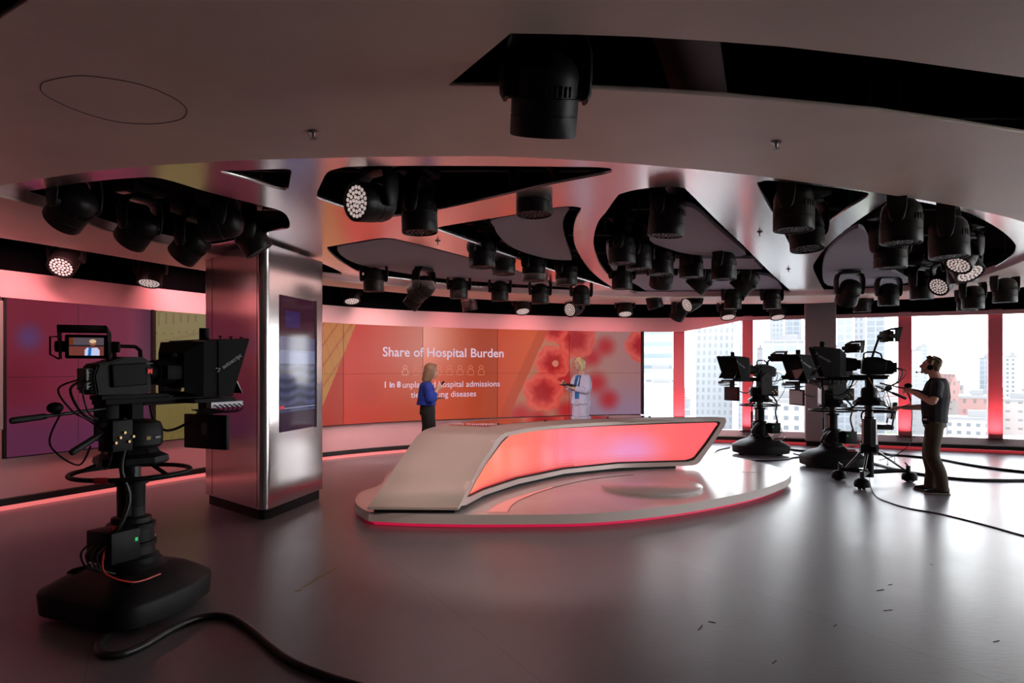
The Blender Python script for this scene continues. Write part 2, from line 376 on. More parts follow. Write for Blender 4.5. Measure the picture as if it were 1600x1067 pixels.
pil = bpy.data.objects.new('column_2', None); COL.objects.link(pil); pil['kind'] = 'structure'; pil['label'] = 'brushed steel clad column with a tall display set into its right face'; pil['category'] = 'column'
bm = B(); prism(bm, rounded([C0, R0, Q0, L0], 0.07), 0.12, 2.96); obj('cladding', bm, m_pillar, pil, 30)
bm = B(); prism(bm, rounded([C0, R0, Q0, L0], 0.07, inset=0.035), 0.0, 0.12); obj('plinth', bm, m_black, pil, 30)
dR = (R0-C0).normalized(); nR = Vector((dR.y, -dR.x, 0)); rotR = Matrix.Rotation(math.atan2(dR.y, dR.x), 3, 'Z')
def on_face(px):
    k = (px-800)/F; t = (k*C0.y-C0.x)/(dR.x-k*dR.y); return C0+dR*t
pa, pb = on_face(436.6), on_face(491.5)
zt = HC+(YH-460)/F*pa.y; zb = HC-(676-YH)/F*pa.y
disp = bpy.data.objects.new('display', None)
nu, nv = 60, 120; bm = B(); cl = bm.loops.layers.float_color.new('picture')
G = [[bm.verts.new((pa.lerp(pb, i/nu)+nR*0.006)+Vector((0, 0, zb+(zt-zb)*j/nv))) for j in range(nv+1)] for i in range(nu+1)]
def skycol(u, v):
    rr = random.Random(int(u*14)*131+7).random()
    if v > 0.70: c = (62, 26, 44)
    elif v > 0.60: c = (70, 66, 108)
    elif v > 0.50: c = (104, 112, 152)
    elif v > 0.14: c = (70, 72, 104)
    else: c = (52, 30, 52)
    if 0.14 < v < 0.5:
        h = math.sin(v*95+math.sin(u*9)*1.2)*0.5+0.5; k = 0.75+0.5*h*(0.6+0.4*rr); c = tuple(min(255, x*k) for x in c)
    if 0.165 < v < 0.178: c = (150, 150, 185)
    if 0.38 < v < 0.58 and 0.25 < u < 0.78: c = tuple(x*1.18 for x in c)
    if v > 0.7 and abs(u-.35) < .2 and abs(v-.83) < .06: c = (60, 40, 90)
    if u < .12 and .17 < v < .19: c = (210, 70, 80)
    return tuple(x*0.75 for x in lin(c))
for i in range(nu):
    for j in range(nv):
        f = bm.faces.new((G[i][j], G[i+1][j], G[i+1][j+1], G[i][j+1]))
        c = skycol((i+.5)/nu, (j+.5)/nv)
        for l in f.loops: l[cl] = (*c, 1)
obj('display_panel', bm, picture_mat('column_display', 0.95, 0.08), pil)
bm = B(); c = pb+dR*0.02+nR*0.004; box(bm, c+Vector((0, 0, (zt+zb)/2)), (0.05, 0.012, zt-zb+0.02), rotR); obj('display_bezel', bm, m_black, pil)
dL = (L0-C0).normalized(); nL = Vector((-dL.y, dL.x, 0)); nL = nL if nL.y < 0 else -nL
for t in (0.10, 0.86):
    bm = B(); box(bm, C0+dL*t*1.463+nL*0.0005+Vector((0, 0, 1.54)), (0.006, 0.003, 2.8), Matrix.Rotation(math.atan2(dL.y, dL.x), 3, 'Z')); obj('panel_joint', bm, m_black, pil)

# ---------------------------------------------------------------- ceiling
ZS, ZM = 2.93, 3.00
ell = [(-60, 298), (0, 290), (100, 274), (200, 262), (350, 252), (500, 247), (650, 244.5), (800, 245), (1000, 257), (1200, 277), (1400, 306), (1520, 327), (1600, 347), (1640, 366), (1640, 388), (1600, 408), (1542, 430), (1490, 447), (1400, 456), (1300, 461), (1150, 463), (1000, 464), (850, 460), (700, 453), (600, 446), (508, 436), (325, 395), (185, 366), (77, 328), (0, 308)]
ELL = catmull([at(x, y, ZS) for x, y in ell], 5, True)
trough = [(-160, 350), (0, 371), (150, 395), (315, 422), (420, 436), (510, 446), (600, 455), (700, 464), (800, 470), (921, 475), (1100, 475), (1257, 474), (1340, 470), (1469, 465), (1540, 456), (1600, 448), (1700, 430)]
TR = catmull([at(x, y, ZS) for x, y in trough], 5)
outer = TR+[Vector((12.0, 4.0, 0)), Vector((12.0, -3.8, 0)), Vector((-8.2, -3.8, 0)), Vector((-8.2, 3.5, 0))]
slot = [at(x, y, ZS) for x, y in [(700, 133.5), (798, 52), (900, 54), (1002, 57.6), (1110, 64), (1226, 73), (1400, 93), (1600, 121), (1800, 156), (1840, 262), (1600, 209), (1480, 190), (1370, 174), (1140, 152), (1000, 143), (910, 139), (800, 135)]]
corner = [at(x, y, ZS) for x, y in [(-150, 120), (0, 30), (55, -6), (-20, -60), (-260, -60)]]
bm = plate('soffit', [outer, ELL, slot, corner], ZS, 0.022)
struct('ceiling', bm, m_soffit, 'smooth dark mushroom coloured ceiling soffit around the oval recess', 'ceiling')
bm = B(); sheet(bm, ELL+[ELL[0]], ZS+0.02, ZM+0.03)
struct('trim_11', bm, m_band, 'pink lit upright lip around the oval ceiling recess', 'ceiling lip')
bm = B(); ribbon(bm, TR, ZS, ZS+0.14, 0.02); struct('trim_12', bm, m_white, 'pale lip along the edge of the lighting trough', 'ceiling lip')

def hole(pts, n=4):
    "pixel outline on the metal plate -> smooth closed plan outline"
    return catmull([at(x, y, ZM) for x, y in pts], n, True)
H1 = [(37, 303), (78, 293), (140, 284), (208, 278), (253, 279), (325, 300), (400, 319), (435, 328), (449, 338), (453, 353), (445, 358), (416, 363), (364, 378), (325, 384), (300, 383), (250, 374), (185, 356), (130, 338), (78, 318)]
H2 = [(343, 268), (390, 266), (440, 264), (455, 267), (453, 282), (450, 295), (436, 296), (390, 282)]
H3 = [(495, 304), (502, 286), (511, 270), (525, 264), (555, 260), (660, 259), (780, 259.5), (870, 260.4), (942, 261.6), (956, 266), (946, 272), (864, 288), (780, 307), (700, 325), (655, 334), (624, 337.5), (600, 340.5), (582, 338), (540, 326), (500, 312)]
H4 = [(684, 357), (695, 353), (780, 339), (840, 329), (879, 322.5), (903, 323.5), (908, 328), (900, 343), (896, 363), (900, 387), (918, 417), (938, 436), (955, 448), (952, 450), (930, 443), (870, 425), (800, 402), (740, 380), (690, 362)]
H5 = [(511, 389), (522, 384), (555, 378), (588, 372.6), (609, 372), (626, 375), (680, 388), (733, 402), (800, 420), (852, 436), (900, 450), (933, 459.4), (921, 459), (894, 457), (850, 455), (735, 448), (630, 437), (568, 428), (534, 410)]
H5b = [(470, 402), (500, 410), (536, 428), (505, 427), (470, 421)]
H6 = [(963, 308.5), (972, 302), (1005, 294.5), (1047, 291.5), (1065, 293), (1075, 299), (1117, 341), (1163, 385), (1204, 426), (1241, 461.6), (1220, 463), (1120, 463), (1010, 462), (968, 445), (942, 420), (930, 395), (927.5, 373), (934, 348), (947, 331)]
H7 = [(1183, 287), (1189, 284), (1204, 282), (1270, 289), (1345, 299), (1357, 303), (1352, 310), (1316, 332), (1288, 354), (1262, 378), (1245, 388), (1235, 384), (1222, 360), (1206, 331), (1192, 306)]
H8 = [(1296, 381), (1330, 352), (1377, 320), (1391, 314), (1408, 312.5), (1442, 316), (1511, 332), (1560, 357), (1584, 378), (1587, 389), (1579, 402), (1548, 421), (1508, 438), (1465, 449), (1420, 457), (1360, 461), (1300, 460), (1288, 455), (1271, 423), (1277, 404)]
holes = [hole(h) for h in (H1, H2, H3, H4, H5, H5b, H6, H7, H8)]
def grow(c, d):
    cen = sum(c, Vector())/len(c); return [p+(p-cen).normalized()*d for p in c]
bm = plate('metal', [grow(ELL, 0.12)]+holes, ZM, 0.04)
struct('ceiling_metal', bm, m_metal, 'brushed metal oval ceiling with shaped lighting openings', 'ceiling')
bm = B(); box(bm, (2.8, 6.2, 4.05), (24, 21, 0.2)); struct('ceiling_upper', bm, m_void, 'black slab above the suspended ceiling', 'ceiling')
# hatch ring
HC0 = [at(x, y, ZS) for x, y in [(63.4, 135.6), (118, 118.5), (200, 127), (291.8, 175), (238.4, 193.4), (140, 177)]]
cen = (at(63.4, 135.6, ZS)+at(291.8, 175, ZS))/2; rad = (at(63.4, 135.6, ZS)-at(291.8, 175, ZS)).length/2
cen = at(182, 153, ZS)
HR = catmull([at(x, y, ZS) for x, y in [(63.4, 135.6), (72, 127), (118, 118.3), (165, 121.5), (220, 132), (262, 148), (286, 163), (291.8, 176), (280, 187), (238.4, 193.6), (185, 190.5), (130, 176), (88, 158), (68, 146)]], 6, True)
bm = B(); tube(bm, [p+Vector((0, 0, -0.0005)) for p in HR]+[HR[0]], 0.0018, 6)
struct('trim_13', bm, M('hatch_gap', (0.05, 0.035, 0.035), 0.8), 'thin outline of the round hatch in the near ceiling', 'hatch')
# plate joints of the metal ceiling
for (a, b) in [((515, 365), (680, 396)), ((860, 285), (1000, 297)), ((1110, 317), (1180, 310)), ((455, 357), (505, 365)), ((1290, 295), (1345, 286))][:3]:
    pass

# acoustic rafts inside the openings
rafts = [
 ('long grey acoustic raft filling the left rear ceiling opening', [(527, 387), (560, 380), (594, 374.5), (621, 375.5), (700, 395), (790, 418), (860, 438), (915, 449), (918, 453), (890, 449), (800, 443.5), (702, 436.5), (630, 426.5), (572, 416), (540, 404)]),
 ('grey triangular acoustic raft in the middle ceiling opening', [(770, 343.5), (830, 332), (886.5, 323.4), (882, 338), (879, 354), (883, 375), (892.5, 402), (889, 406.5), (852, 403.5), (804, 388.5), (780, 369), (772, 354)]),
 ('large grey acoustic raft nearest in the teardrop opening', [(1055, 328), (1084, 325.6), (1124, 360), (1164, 394), (1160, 399), (1149, 400.4), (1084, 398), (1044, 388.6), (1015, 375.5), (1025, 350)]),
 ('slim grey acoustic raft in the middle of the teardrop opening', [(1010, 405), (1165, 404), (1178, 407), (1188, 418), (1184, 420.5), (1100, 420), (1000, 418), (985, 411)]),
 ('grey acoustic raft farthest back in the teardrop opening', [(985, 430), (1100, 428), (1200, 431), (1223, 456), (1215, 460), (1120, 461), (1030, 460), (998, 447)]),
 ('grey curved acoustic raft in the right oval opening', [(1335, 358), (1350, 361), (1361, 386), (1379, 414), (1420, 438), (1417, 442), (1390, 446), (1340, 448), (1294, 446), (1285, 428), (1290, 399), (1311, 375)]),
 ('small grey acoustic raft at the left rim of the teardrop opening', [(947, 384), (962, 380), (967, 400), (962, 425), (952, 412)]),
]
for lab, pts in rafts:
    c = catmull([at(x, y, 3.045) for x, y in pts], 3, True)
    bm = B(); prism(bm, c, 3.045, 3.09); o = tag(obj('acoustic_raft', bm, m_raft), lab, 'ceiling panel', 'acoustic rafts in the ceiling openings')
# trough rail and plenum pipes
bm = B(); tube(bm, [Vector((p.x, p.y, 3.02)) for p in offset(TR, 0.28)], 0.016, 6)
tag(obj('lighting_rail', bm, M('dull_pipe', (0.05, 0.048, 0.05), 0.45, 0.6)), 'thin curved rail running inside the black lighting trough', 'rail')
pipes = [((-6.0, 5.2), (6.8, 5.2)), ((-4.6, 6.6), (7.4, 6.6)), ((-3.6, 8.2), (7.0, 8.2)), ((-2.6, 9.8), (6.4, 9.8)), ((-1.8, 11.3), (5.6, 11.3)), ((-2.5, 3.4), (6.5, 3.6))]
for i, (a, b) in enumerate(pipes):
    bm = B(); tube(bm, [(a[0], a[1], 3.55), (b[0], b[1], 3.55)], 0.024, 10)
    k = int((b[0]-a[0])/1.2)
    for j in range(k+1):
        x = a[0]+(b[0]-a[0])*(j+.5)/(k+1); tube(bm, [(x, a[1], 3.55), (x, a[1], 3.95)], 0.008, 6)
    tag(obj('lighting_pipe', bm, M('dull_pipe')), 'black lighting pipe seen through the ceiling openings, row %s from the front' % ['second', 'third', 'fourth', 'fifth', 'sixth', 'first'][i], 'pipe', 'lighting pipes')
# large round duct and beam seen through the near slot
bm = B(); tube(bm, [(0.15, 1.5, 3.35), (1.3, 4.6, 3.35)], 0.16, 20); tag(obj('ventilation_duct', bm, M('dull_duct', (0.30, 0.19, 0.20), 0.5, 0.3), smooth=60), 'dull reddish round duct above the near ceiling slot', 'duct')
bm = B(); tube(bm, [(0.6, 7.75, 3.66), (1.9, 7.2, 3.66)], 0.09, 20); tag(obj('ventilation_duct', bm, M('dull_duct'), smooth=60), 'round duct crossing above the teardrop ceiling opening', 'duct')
bm = B(); box(bm, (2.95, 2.9, 3.25), (1.5, 0.09, 0.07), Matrix.Rotation(0.35, 3, 'Z')); tag(obj('steel_beam', bm, M('dull_pipe')), 'steel beam at the right end of the near ceiling slot', 'beam')
bm = B()
for j in range(6): tube(bm, [(1.0+j*0.01, 2.55+j*0.07, 3.2), (2.0+j*0.01, 2.72+j*0.07, 3.2)], 0.003, 4)
for j in range(8): tube(bm, [(1.05+j*0.12, 2.55, 3.195), (1.1+j*0.12, 3.0, 3.195)], 0.003, 4)
tag(obj('cable_tray', bm, M('dull_duct')), 'wire mesh cable tray above the near ceiling slot', 'cable tray')
# sprinklers
def sprinkler(px, py, z, lab):
    p = at(px, py, z); t = thing('ceiling_sprinkler', lab, 'sprinkler', p, 0, 'ceiling sprinklers')
    bm = B(); lathe(bm, [(0.0, 0.0), (0.028, -0.002), (0.032, -0.006), (0.01, -0.010), (0.007, -0.03), (0.004, -0.034)], 16); obj('body', bm, M('sprinkler_metal', (0.25, 0.24, 0.24), 0.3, 0.8), t, 40)
    bm = B()
    for k in range(8): box(bm, (0.014*math.cos(k*PI/4), 0.014*math.sin(k*PI/4), -0.042), (0.016, 0.004, 0.0015), Matrix.Rotation(k*PI/4, 3, 'Z'))
    cyl(bm, (0, 0, -0.030), (0, 0, -0.044), 0.004, seg=8); obj('deflector', bm, M('sprinkler_metal'), t)
sprinkler(490, 205, ZS, 'small sprinkler in the soffit above the left column'); sprinkler(1213, 221, ZS, 'small sprinkler in the soffit right of the biggest lamp')
sprinkler(684, 376, ZM, 'small sprinkler in the metal ceiling left of the middle opening'); sprinkler(1187, 362, ZM, 'small sprinkler in the metal ceiling right of the teardrop opening, nearer one')
sprinkler(1232, 420, ZM, 'small sprinkler in the metal ceiling right of the teardrop opening, farther one'); sprinkler(1547, 440, ZS, 'small sprinkler behind the right oval opening')
# ---------------------------------------------------------------- video walls (their pictures are what the screens show)
m_pic = picture_mat('video_wall_picture', 1.0, 0.25)
def mix(a, b, t): t = max(0, min(1, t)); return tuple(x+(y-x)*t for x, y in zip(a, b))
def sm(a, b, x): t = max(0, min(1, (x-a)/(b-a))); return t*t*(3-2*t)
CELLS = [(863, 567, 27, 0), (848, 612, 31, 0), (899, 530, 31, 0), (866, 516, 20, 0), (1001, 540, 25, 0)]
BLUR = [(924, 558, 17), (945, 541, 17), (931, 598, 19), (950, 624, 18), (880, 594, 22), (812, 650, 20), (884, 641, 18), (840, 655, 16), (905, 570, 12)]
def pic_main(x, y):
    if x < 700 and x < 554-(y-509)*0.407:
        if x < 420:
            c = mix((150, 138, 92), (128, 112, 60), (y-500)/160)
            k = math.sin(x*0.55+math.sin(y*.06)*2)*0.5+0.5; c = mix(c, (120, 72, 50), 0.35*(k > 0.985)+0.2*(math.sin(y*0.13+x*.03) > 0.97))
            return tuple(v*0.92 for v in c)
        c = mix((186, 112, 58), (176, 124, 58), (y-505)/140); k = math.sin((x+y*0.7)*0.28)*0.5+0.5
        return mix(c, (150, 62, 34), 0.4*(k > .93)+0.2*(math.sin(x*.4-y*.13) > .95))
    xe = 854-(y-520)*0.457
    if x < xe:
        if x < 535.5: c = mix((180, 52, 38), (170, 46, 26), (y-505)/150)
        elif x < 660: c = mix(mix((196, 56, 44), (202, 122, 106), (x-560)/100), mix((196, 48, 28), (186, 74, 46), (x-560)/90), sm(545, 640, y))
        elif x < 776.5: c = mix(mix((238, 152, 136), (168, 60, 32), sm(655, 760, x)), mix((212, 82, 54), (170, 60, 26), (x-660)/110), sm(530, 620, y))
        else: c = mix((192, 62, 28), (206, 80, 34), (x-776)/60) if x < 889 else (190, 70, 40)
        if xe-x < 16 and x > 780: c = mix(c, (170, 62, 34), 0.6)
        if 528 < x < 600 and 590 < y < 650: c = mix(c, (178, 44, 24), 0.5*sm(34, 8, math.hypot((x-570), (y-612)*1.0)))
        return c
    if x < 889: c = mix((186, 110, 84), (176, 104, 84), (y-520)/130)
    else: c = mix(mix((176, 130, 108), (160, 110, 112), (x-889)/110), (142, 118, 146), sm(575, 655, y))
    for bx, by, r in BLUR:
        d = math.hypot(x-bx, y-by)/r
        if d < 1.5: c = mix(c, (178, 18, 26), 0.85*sm(1.4, 0.1, d))
    for bx, by, r, _ in CELLS:
        dx, dy = x-bx, y-by; d = math.hypot(dx, dy)/r; an = math.atan2(dy, dx); e = d+0.05*math.sin(5*an+bx)+0.03*math.sin(11*an+by)
        if e < 1.0:
            k = 0.5+0.5*math.sin(e*17+1.7*math.sin(3*an+bx)+0.8*math.sin(7*an))
            cc = mix((164, 12, 18), (214, 66, 56), sm(0.25, 0.8, e)); cc = mix(cc, (226, 132, 112), 0.30*k*sm(.3, .9, e)+0.10*(e > 0.93))
            if bx == 863 and math.hypot(dx-4, dy-1) < 5: cc = (208, 120, 100)
            c = mix(c, cc, 0.93)
    if x > 889: c = mix(c, (150, 108, 120), 0.18)
    return c
def pic_left(x, y):
    c = mix((110, 32, 50), (112, 46, 68), sm(40, 200, x)); c = mix(c, (84, 40, 72), sm(600, 690, y)*0.8)
    c = mix(c, (78, 58, 108), 0.8*sm(34, 2, math.hypot(x-43, (y-527)))); c = mix(c, (56, 22, 48), sm(200, 238, x)*0.7)
    return mix(c, (92, 22, 36), 0.5*sm(60, 5, math.hypot(x-20, y-600)))
Z0, Z1 = 0.60, 2.445
def screen_panel(parent, px0, px1, z0, z1, fn, d=-0.01, nx=None, gain=1.0):
    crv = offset(WALL, d); A, Bp = px0, px1
    ref = sub(A, Bp)                          # columns on the wall itself
    L = sum((q-p).length for p, q in zip(ref, ref[1:])); nx = nx or max(4, int(L/(0.013 if px0 > 460 else 0.03))); nz = max(4, int((z1-z0)/(0.013 if px0 > 460 else 0.03)))
    bm = B(); cl = bm.loops.layers.float_color.new('picture'); G = []; PX = []
    for i in range(nx+1):
        px = A+0.3+(Bp-A-0.6)*i/nx; p = at_wall(px); k = at_wall(px+0.5 if px+0.5 < 1001 else px-0.5); t = (k-p).normalized(); t = t if k.x > p.x else -t
        n = Vector((-t.y, t.x, 0)); q = p-n*0.025; PX.append((px, p.y))
        G.append([bm.verts.new((q.x, q.y, z0+0.002+(z1-z0-0.004)*j/nz)) for j in range(nz+1)])
    for i in range(nx):
        for j in range(nz):
            f = bm.faces.new((G[i][j], G[i+1][j], G[i+1][j+1], G[i][j+1]))
            x, Y = PX[i]; z = z0+(z1-z0)*(j+.5)/nz; c = fn(x+(Bp-A)/nx/2, YH+(HC-z)*F/Y)
            c = tuple(v*gain for v in lin(c))
            for l in f.loops: l[cl] = (*c, 1)
    return obj('screen_panel', bm, m_pic, parent)
vw = thing('video_wall', 'huge curved video wall showing orange hospital slide and red cells', 'video wall', at_wall(700))
def rel(o, p): o.matrix_parent_inverse = Matrix.Translation(-p.location)
zm = (Z0+Z1)/2
cols = [241.5, 320, 402, 470, 535.5, 660, 776.5, 889, 1001]
for a, b in zip(cols, cols[1:]):
    for z0, z1 in ((Z0, zm), (zm, Z1)): rel(screen_panel(vw, a, b, z0, z1, pic_main, gain=(0.72 if b < 500 else 0.86)), vw)
bm = B(); ribbon(bm, sub(241, 1001.4, offset(WALL, -0.022)), Z0-0.012, Z1+0.0, 0.035); rel(obj('back_frame', bm, m_black, vw), vw)
bm = B(); p = at_wall(1001); box(bm, (p.x+0.03, p.y-0.05, (Z0+Z1)/2), (0.05, 0.12, Z1-Z0)); rel(obj('edge_trim', bm, m_black, vw), vw)
v2 = thing('video_wall', 'dim magenta video wall at the far left behind the pedestal camera', 'video wall', at_wall(100))
for a, b in ((8, 120), (120, 237)):
    for z0, z1 in ((Z0, zm), (zm, Z1)): rel(screen_panel(v2, a, b, z0, z1, pic_left, gain=0.9), v2)
bm = B(); ribbon(bm, sub(6, 240.5, offset(WALL, -0.022)), Z0-0.012, Z1, 0.035); rel(obj('back_frame', bm, m_black, v2), v2)
# upright black joint between both walls and pale board at the very left
bm = B(); p = at_wall(240); box(bm, (p.x, p.y-0.02, (Z0+Z1)/2), (0.05, 0.1, Z1-Z0)); rel(obj('edge_trim', bm, m_black, v2), v2)
p = Vector(((6-800)/F*7.3, 7.3, 0)); bm = B(); box(bm, (p.x-0.35, p.y-0.32, 1.66), (1.0, 0.05, 1.4), Matrix.Rotation(math.radians(60), 3, 'Z'), 0.01)
tag(obj('display_board', bm, M('pale_board', (0.45, 0.38, 0.36), 0.5)), 'pale grey board cut off by the left edge of the picture', 'board')

# writing on the video wall: letters bent onto the curved surface
arc = [0.0]
for a, b in zip(WALL, WALL[1:]): arc.append(arc[-1]+(b-a).length)
def arc_of(px):
    p = at_wall(px); best = min(range(len(WALL)), key=lambda i: (WALL[i]-p).length)
    i = best if wpx(WALL[best]) <= px else best-1
    return arc[i]+(p-WALL[i]).length
def wall_at_arc(s):
    for i in range(len(WALL)-1):
        if arc[i+1] >= s: t = (s-arc[i])/(arc[i+1]-arc[i]); d = (WALL[i+1]-WALL[i]).normalized(); return WALL[i].lerp(WALL[i+1], t), Vector((-d.y, d.x, 0))
def text_mesh(s, size=1.0, bold=0.0):
    c = bpy.data.curves.new('t', 'FONT'); c.body = s; c.size = size; c.offset = bold; c.resolution_u = 3
    o = bpy.data.objects.new('t', c); COL.objects.link(o); dg = bpy.context.evaluated_depsgraph_get(); me = bpy.data.meshes.new_from_object(o.evaluated_get(dg)); bpy.data.objects.remove(o)
    return me
m_text = M('caption_glow', (0.02, 0.02, 0.02), 0.4, emit=lin((216, 192, 214)), es=0.92)
m_icon = M('icon_glow', (0.02, 0.02, 0.02), 0.4, emit=lin((222, 140, 112)), es=0.85)
m_icon2 = M('icon_glow_bright', (0.02, 0.02, 0.02), 0.4, emit=lin((232, 178, 158)), es=0.9)
def wall_text(s, px0, px1, pybase, bold, name, mat=None):
    me = text_mesh(s, 1.0, bold); xs = [v.co.x for v in me.vertices]; x0, x1 = min(xs), max(xs)
    s0, s1 = arc_of(px0), arc_of(px1); k = (s1-s0)/(x1-x0); p, n = wall_at_arc((s0+s1)/2); zb_ = HC-(pybase-YH)/F*p.y
    bm = B(); bm.from_mesh(me); bmesh.ops.triangulate(bm, faces=bm.faces)
    for v in bm.verts:
        p, n = wall_at_arc(s0+(v.co.x-x0)*k); q = p-n*0.029; v.co = Vector((q.x, q.y, zb_+v.co.y*k*0.98))
    rel(obj(name, bm, mat or m_text, vw), vw)
wall_text('Share of Hospital Burden', 597, 786, 557.5, 0.012, 'title_text')
wall_text('1 in 8', 600, 625, 605.0, 0.03, 'body_text'); wall_text('unplanned hospital admissions', 628, 780, 604.5, 0.004, 'body_text')
wall_text('tied to lung diseases', 641, 743, 620.0, 0.004, 'body_text')
def icon(px, bright):
    s, (p, n) = arc_of(px), wall_at_arc(arc_of(px)); k = p.y/F; bm = B()
    def P(x, y): q, nn = wall_at_arc(s+x*k); q = q-nn*0.031; return (q.x, q.y, HC-(578-YH)*k+y*k)
    tube(bm, [P(3.0*math.cos(a), 4.2+3.0*math.sin(a)) for a in [i*PI/10 for i in range(21)]], 0.0045, 5)
    tube(bm, [P(-2.2, 1.4), P(-4.6, -1.5), P(-5.4, -5), P(-4.8, -7.2), P(0, -7.8), P(4.8, -7.2), P(5.4, -5), P(4.6, -1.5), P(2.2, 1.4)], 0.0045, 5)
    rel(obj('person_icon', bm, m_icon2 if bright else m_icon, vw), vw)
for i, px in enumerate([632, 649, 666, 684.5, 701.5, 718, 734.5, 751]): icon(px, i == 0)

# ---------------------------------------------------------------- round platform
ZP = 0.15
front = [(576, 799.5), (640, 802.5), (720, 804), (810, 804), (900, 803), (960, 799.5), (1012.5, 794.6), (1060, 788.5), (1102.5, 782), (1140, 775), (1170, 768.8), (1198, 761.5), (1215, 755), (1229, 749), (1236, 742)]
PF = [at(x, y, ZP) for x, y in front]
back = [Vector((3.98, 10.1, 0)), Vector((3.85, 10.9, 0)), Vector((3.35, 12.0, 0)), Vector((2.3, 12.9, 0)), Vector((0.8, 13.2, 0)), Vector((-0.5, 12.7, 0)), Vector((-1.35, 11.4, 0)), Vector((-1.75, 9.9, 0)), at(596, 756, ZP), at(566, 767, ZP), at(556, 778, ZP), at(556, 786, ZP), at(564, 793.5, ZP)]
for p in PF+back: p.z = 0
outl = catmull(PF, 3)+catmull([PF[-1]]+back+[PF[0]], 4)[1:-1]
pl = thing('round_platform', 'low pale round stage platform with glowing red underside', 'platform', (1.0, 9.5, 0))
m_plat = M('platform_white', (0.60, 0.56, 0.55), 0.22, noise=0.04, nscale=3)
m_edge = M('platform_edge', (0.62, 0.55, 0.52), 0.4)
def inset(c, d):
    n = len(c); out = []
    for i, p in enumerate(c):
        t = (c[(i+1) % n]-c[i-1]); t.z = 0; t.normalize(); out.append(p+Vector((-t.y, t.x, 0))*d)
    return out
bm = B(); prism(bm, outl, 0.052, ZP); o = obj('deck', bm, [m_plat, m_edge], pl, 30); rel(o, pl)
for f in o.data.polygons:
    if abs(f.normal.z) < 0.5: f.material_index = 1
bm = B(); prism(bm, inset(outl, 0.10), 0.0, 0.052); rel(obj('light_strip', bm, M('magenta_strip', (0.5, 0.02, 0.08), 0.5, emit=(0.8, 0.015, 0.08), es=0.55), pl), pl)
# inlay band and edge line
def flat_strip(name, a, b, z, mat, par):
    bm = B(); V = [(bm.verts.new((p.x, p.y, z)), bm.verts.new((q.x, q.y, z))) for p, q in zip(a, b)]
    for u, v in zip(V, V[1:]): bm.faces.new((u[0], v[0], v[1], u[1]))
    bmesh.ops.recalc_face_normals(bm, faces=bm.faces); o = obj(name, bm, mat, par); rel(o, par); return o
ia = catmull([at(x, y, ZP) for x, y in [(762, 800), (775, 790), (795, 781), (820, 773), (845, 766), (862, 761)]], 4)
ib = catmull([at(x, y, ZP) for x, y in [(794, 800), (798, 792), (808, 784), (826, 775.5), (848, 767.5), (864, 761.5)]], 4)
flat_strip('light_inlay', ia, ib, ZP+0.003, M('pink_inlay', (0.8, 0.4, 0.38), 0.3, emit=(1.0, 0.28, 0.24), es=0.30), pl)
bm = B(); tube(bm, [Vector((p.x, p.y, ZP+0.002)) for p in catmull([at(x, y, ZP) for x, y in [(794, 800), (798, 792), (808, 784), (826, 775.5), (848, 767.5), (880, 758), (930, 748), (990, 742)]], 4)], 0.004, 5); rel(obj('inlay_joint', bm, m_skirt, pl), pl)
c = at(1018, 757, ZP+0.035)
rr = 0.60
bm = B(); lathe(bm, [(rr+0.012, ZP+0.001), (rr+0.015, ZP+0.03), (rr, ZP+0.038), (0.0, ZP+0.038)], 64, Matrix.Translation((c.x, c.y, 0)))
tag(obj('floor_disc', bm, M('disc_white', (0.62, 0.57, 0.56), 0.25), smooth=40), 'thin round pale disc lying on the platform in front of the desk', 'disc')
bm = B(); q = at(1174, 737.5, ZP); box(bm, (q.x, q.y, ZP+0.002), (0.27, 0.035, 0.003)); tag(obj('floor_socket', bm, M('socket_pink', (0.5, 0.22, 0.24), 0.4)), 'small pinkish floor plate set into the right of the platform', 'floor plate')

# ---------------------------------------------------------------- news desk
CF = catmull([(-0.75, 6.55, 0), (-0.50, 7.03, 0), (-0.32, 7.67, 0), (0.08, 8.43, 0), (0.71, 9.25, 0), (1.53, 9.78, 0), (2.49, 10.05, 0), (3.15, 10.2, 0), (3.5, 10.25, 0)], 16)
def cf(px, py):
    p = at_wall(px, CF); return Vector((p.x, p.y, HC-(py-YH)/F*p.y))
def cfn(p):
    i = min(range(len(CF)), key=lambda k: (CF[k].x-p.x)**2+(CF[k].y-p.y)**2); t = (CF[min(i+1, len(CF)-1)]-CF[max(i-1, 0)]).normalized(); return Vector((t.y, -t.x, 0))
OUT = [(717, 791), (727, 771), (737, 752), (751.5, 724.5), (774, 688.5), (782, 680.5), (792, 675.3), (828, 668), (880, 662.8), (945, 659), (1040, 655), (1125, 652.5), (1132, 653.3), (1135, 657), (1132, 666), (1113, 694), (1093.5, 722), (1088, 726), (1080, 727.7), (1066.5, 728), (967.5, 731), (882, 740), (810, 756), (756, 774), (729, 789)]
INN = [(730, 777), (735, 767), (742, 753), (757, 727), (783, 690), (790, 683), (800, 677.5), (832, 671.8), (880, 667.5), (945, 664), (1040, 660.5), (1119, 658.2), (1124, 658.6), (1126, 661), (1122, 668), (1106, 692), (1089, 714), (1084, 719), (1075.5, 721.3), (1063, 721.8), (967.5, 724.5), (882, 733.5), (810, 748.5), (758, 765), (735, 776)]
O3 = [cf(*p) for p in OUT]; I3 = [cf(*p) for p in INN]
desk = thing('news_desk', 'long curved news desk with sweeping pale end and glowing pink front', 'desk', (0.8, 9.2, 0.15))
m_desk = M('desk_champagne', (0.56, 0.47, 0.42), 0.38, 0.15, noise=0.02, nscale=4)
m_drim = M('desk_rim', (0.60, 0.52, 0.49), 0.3, 0.2)
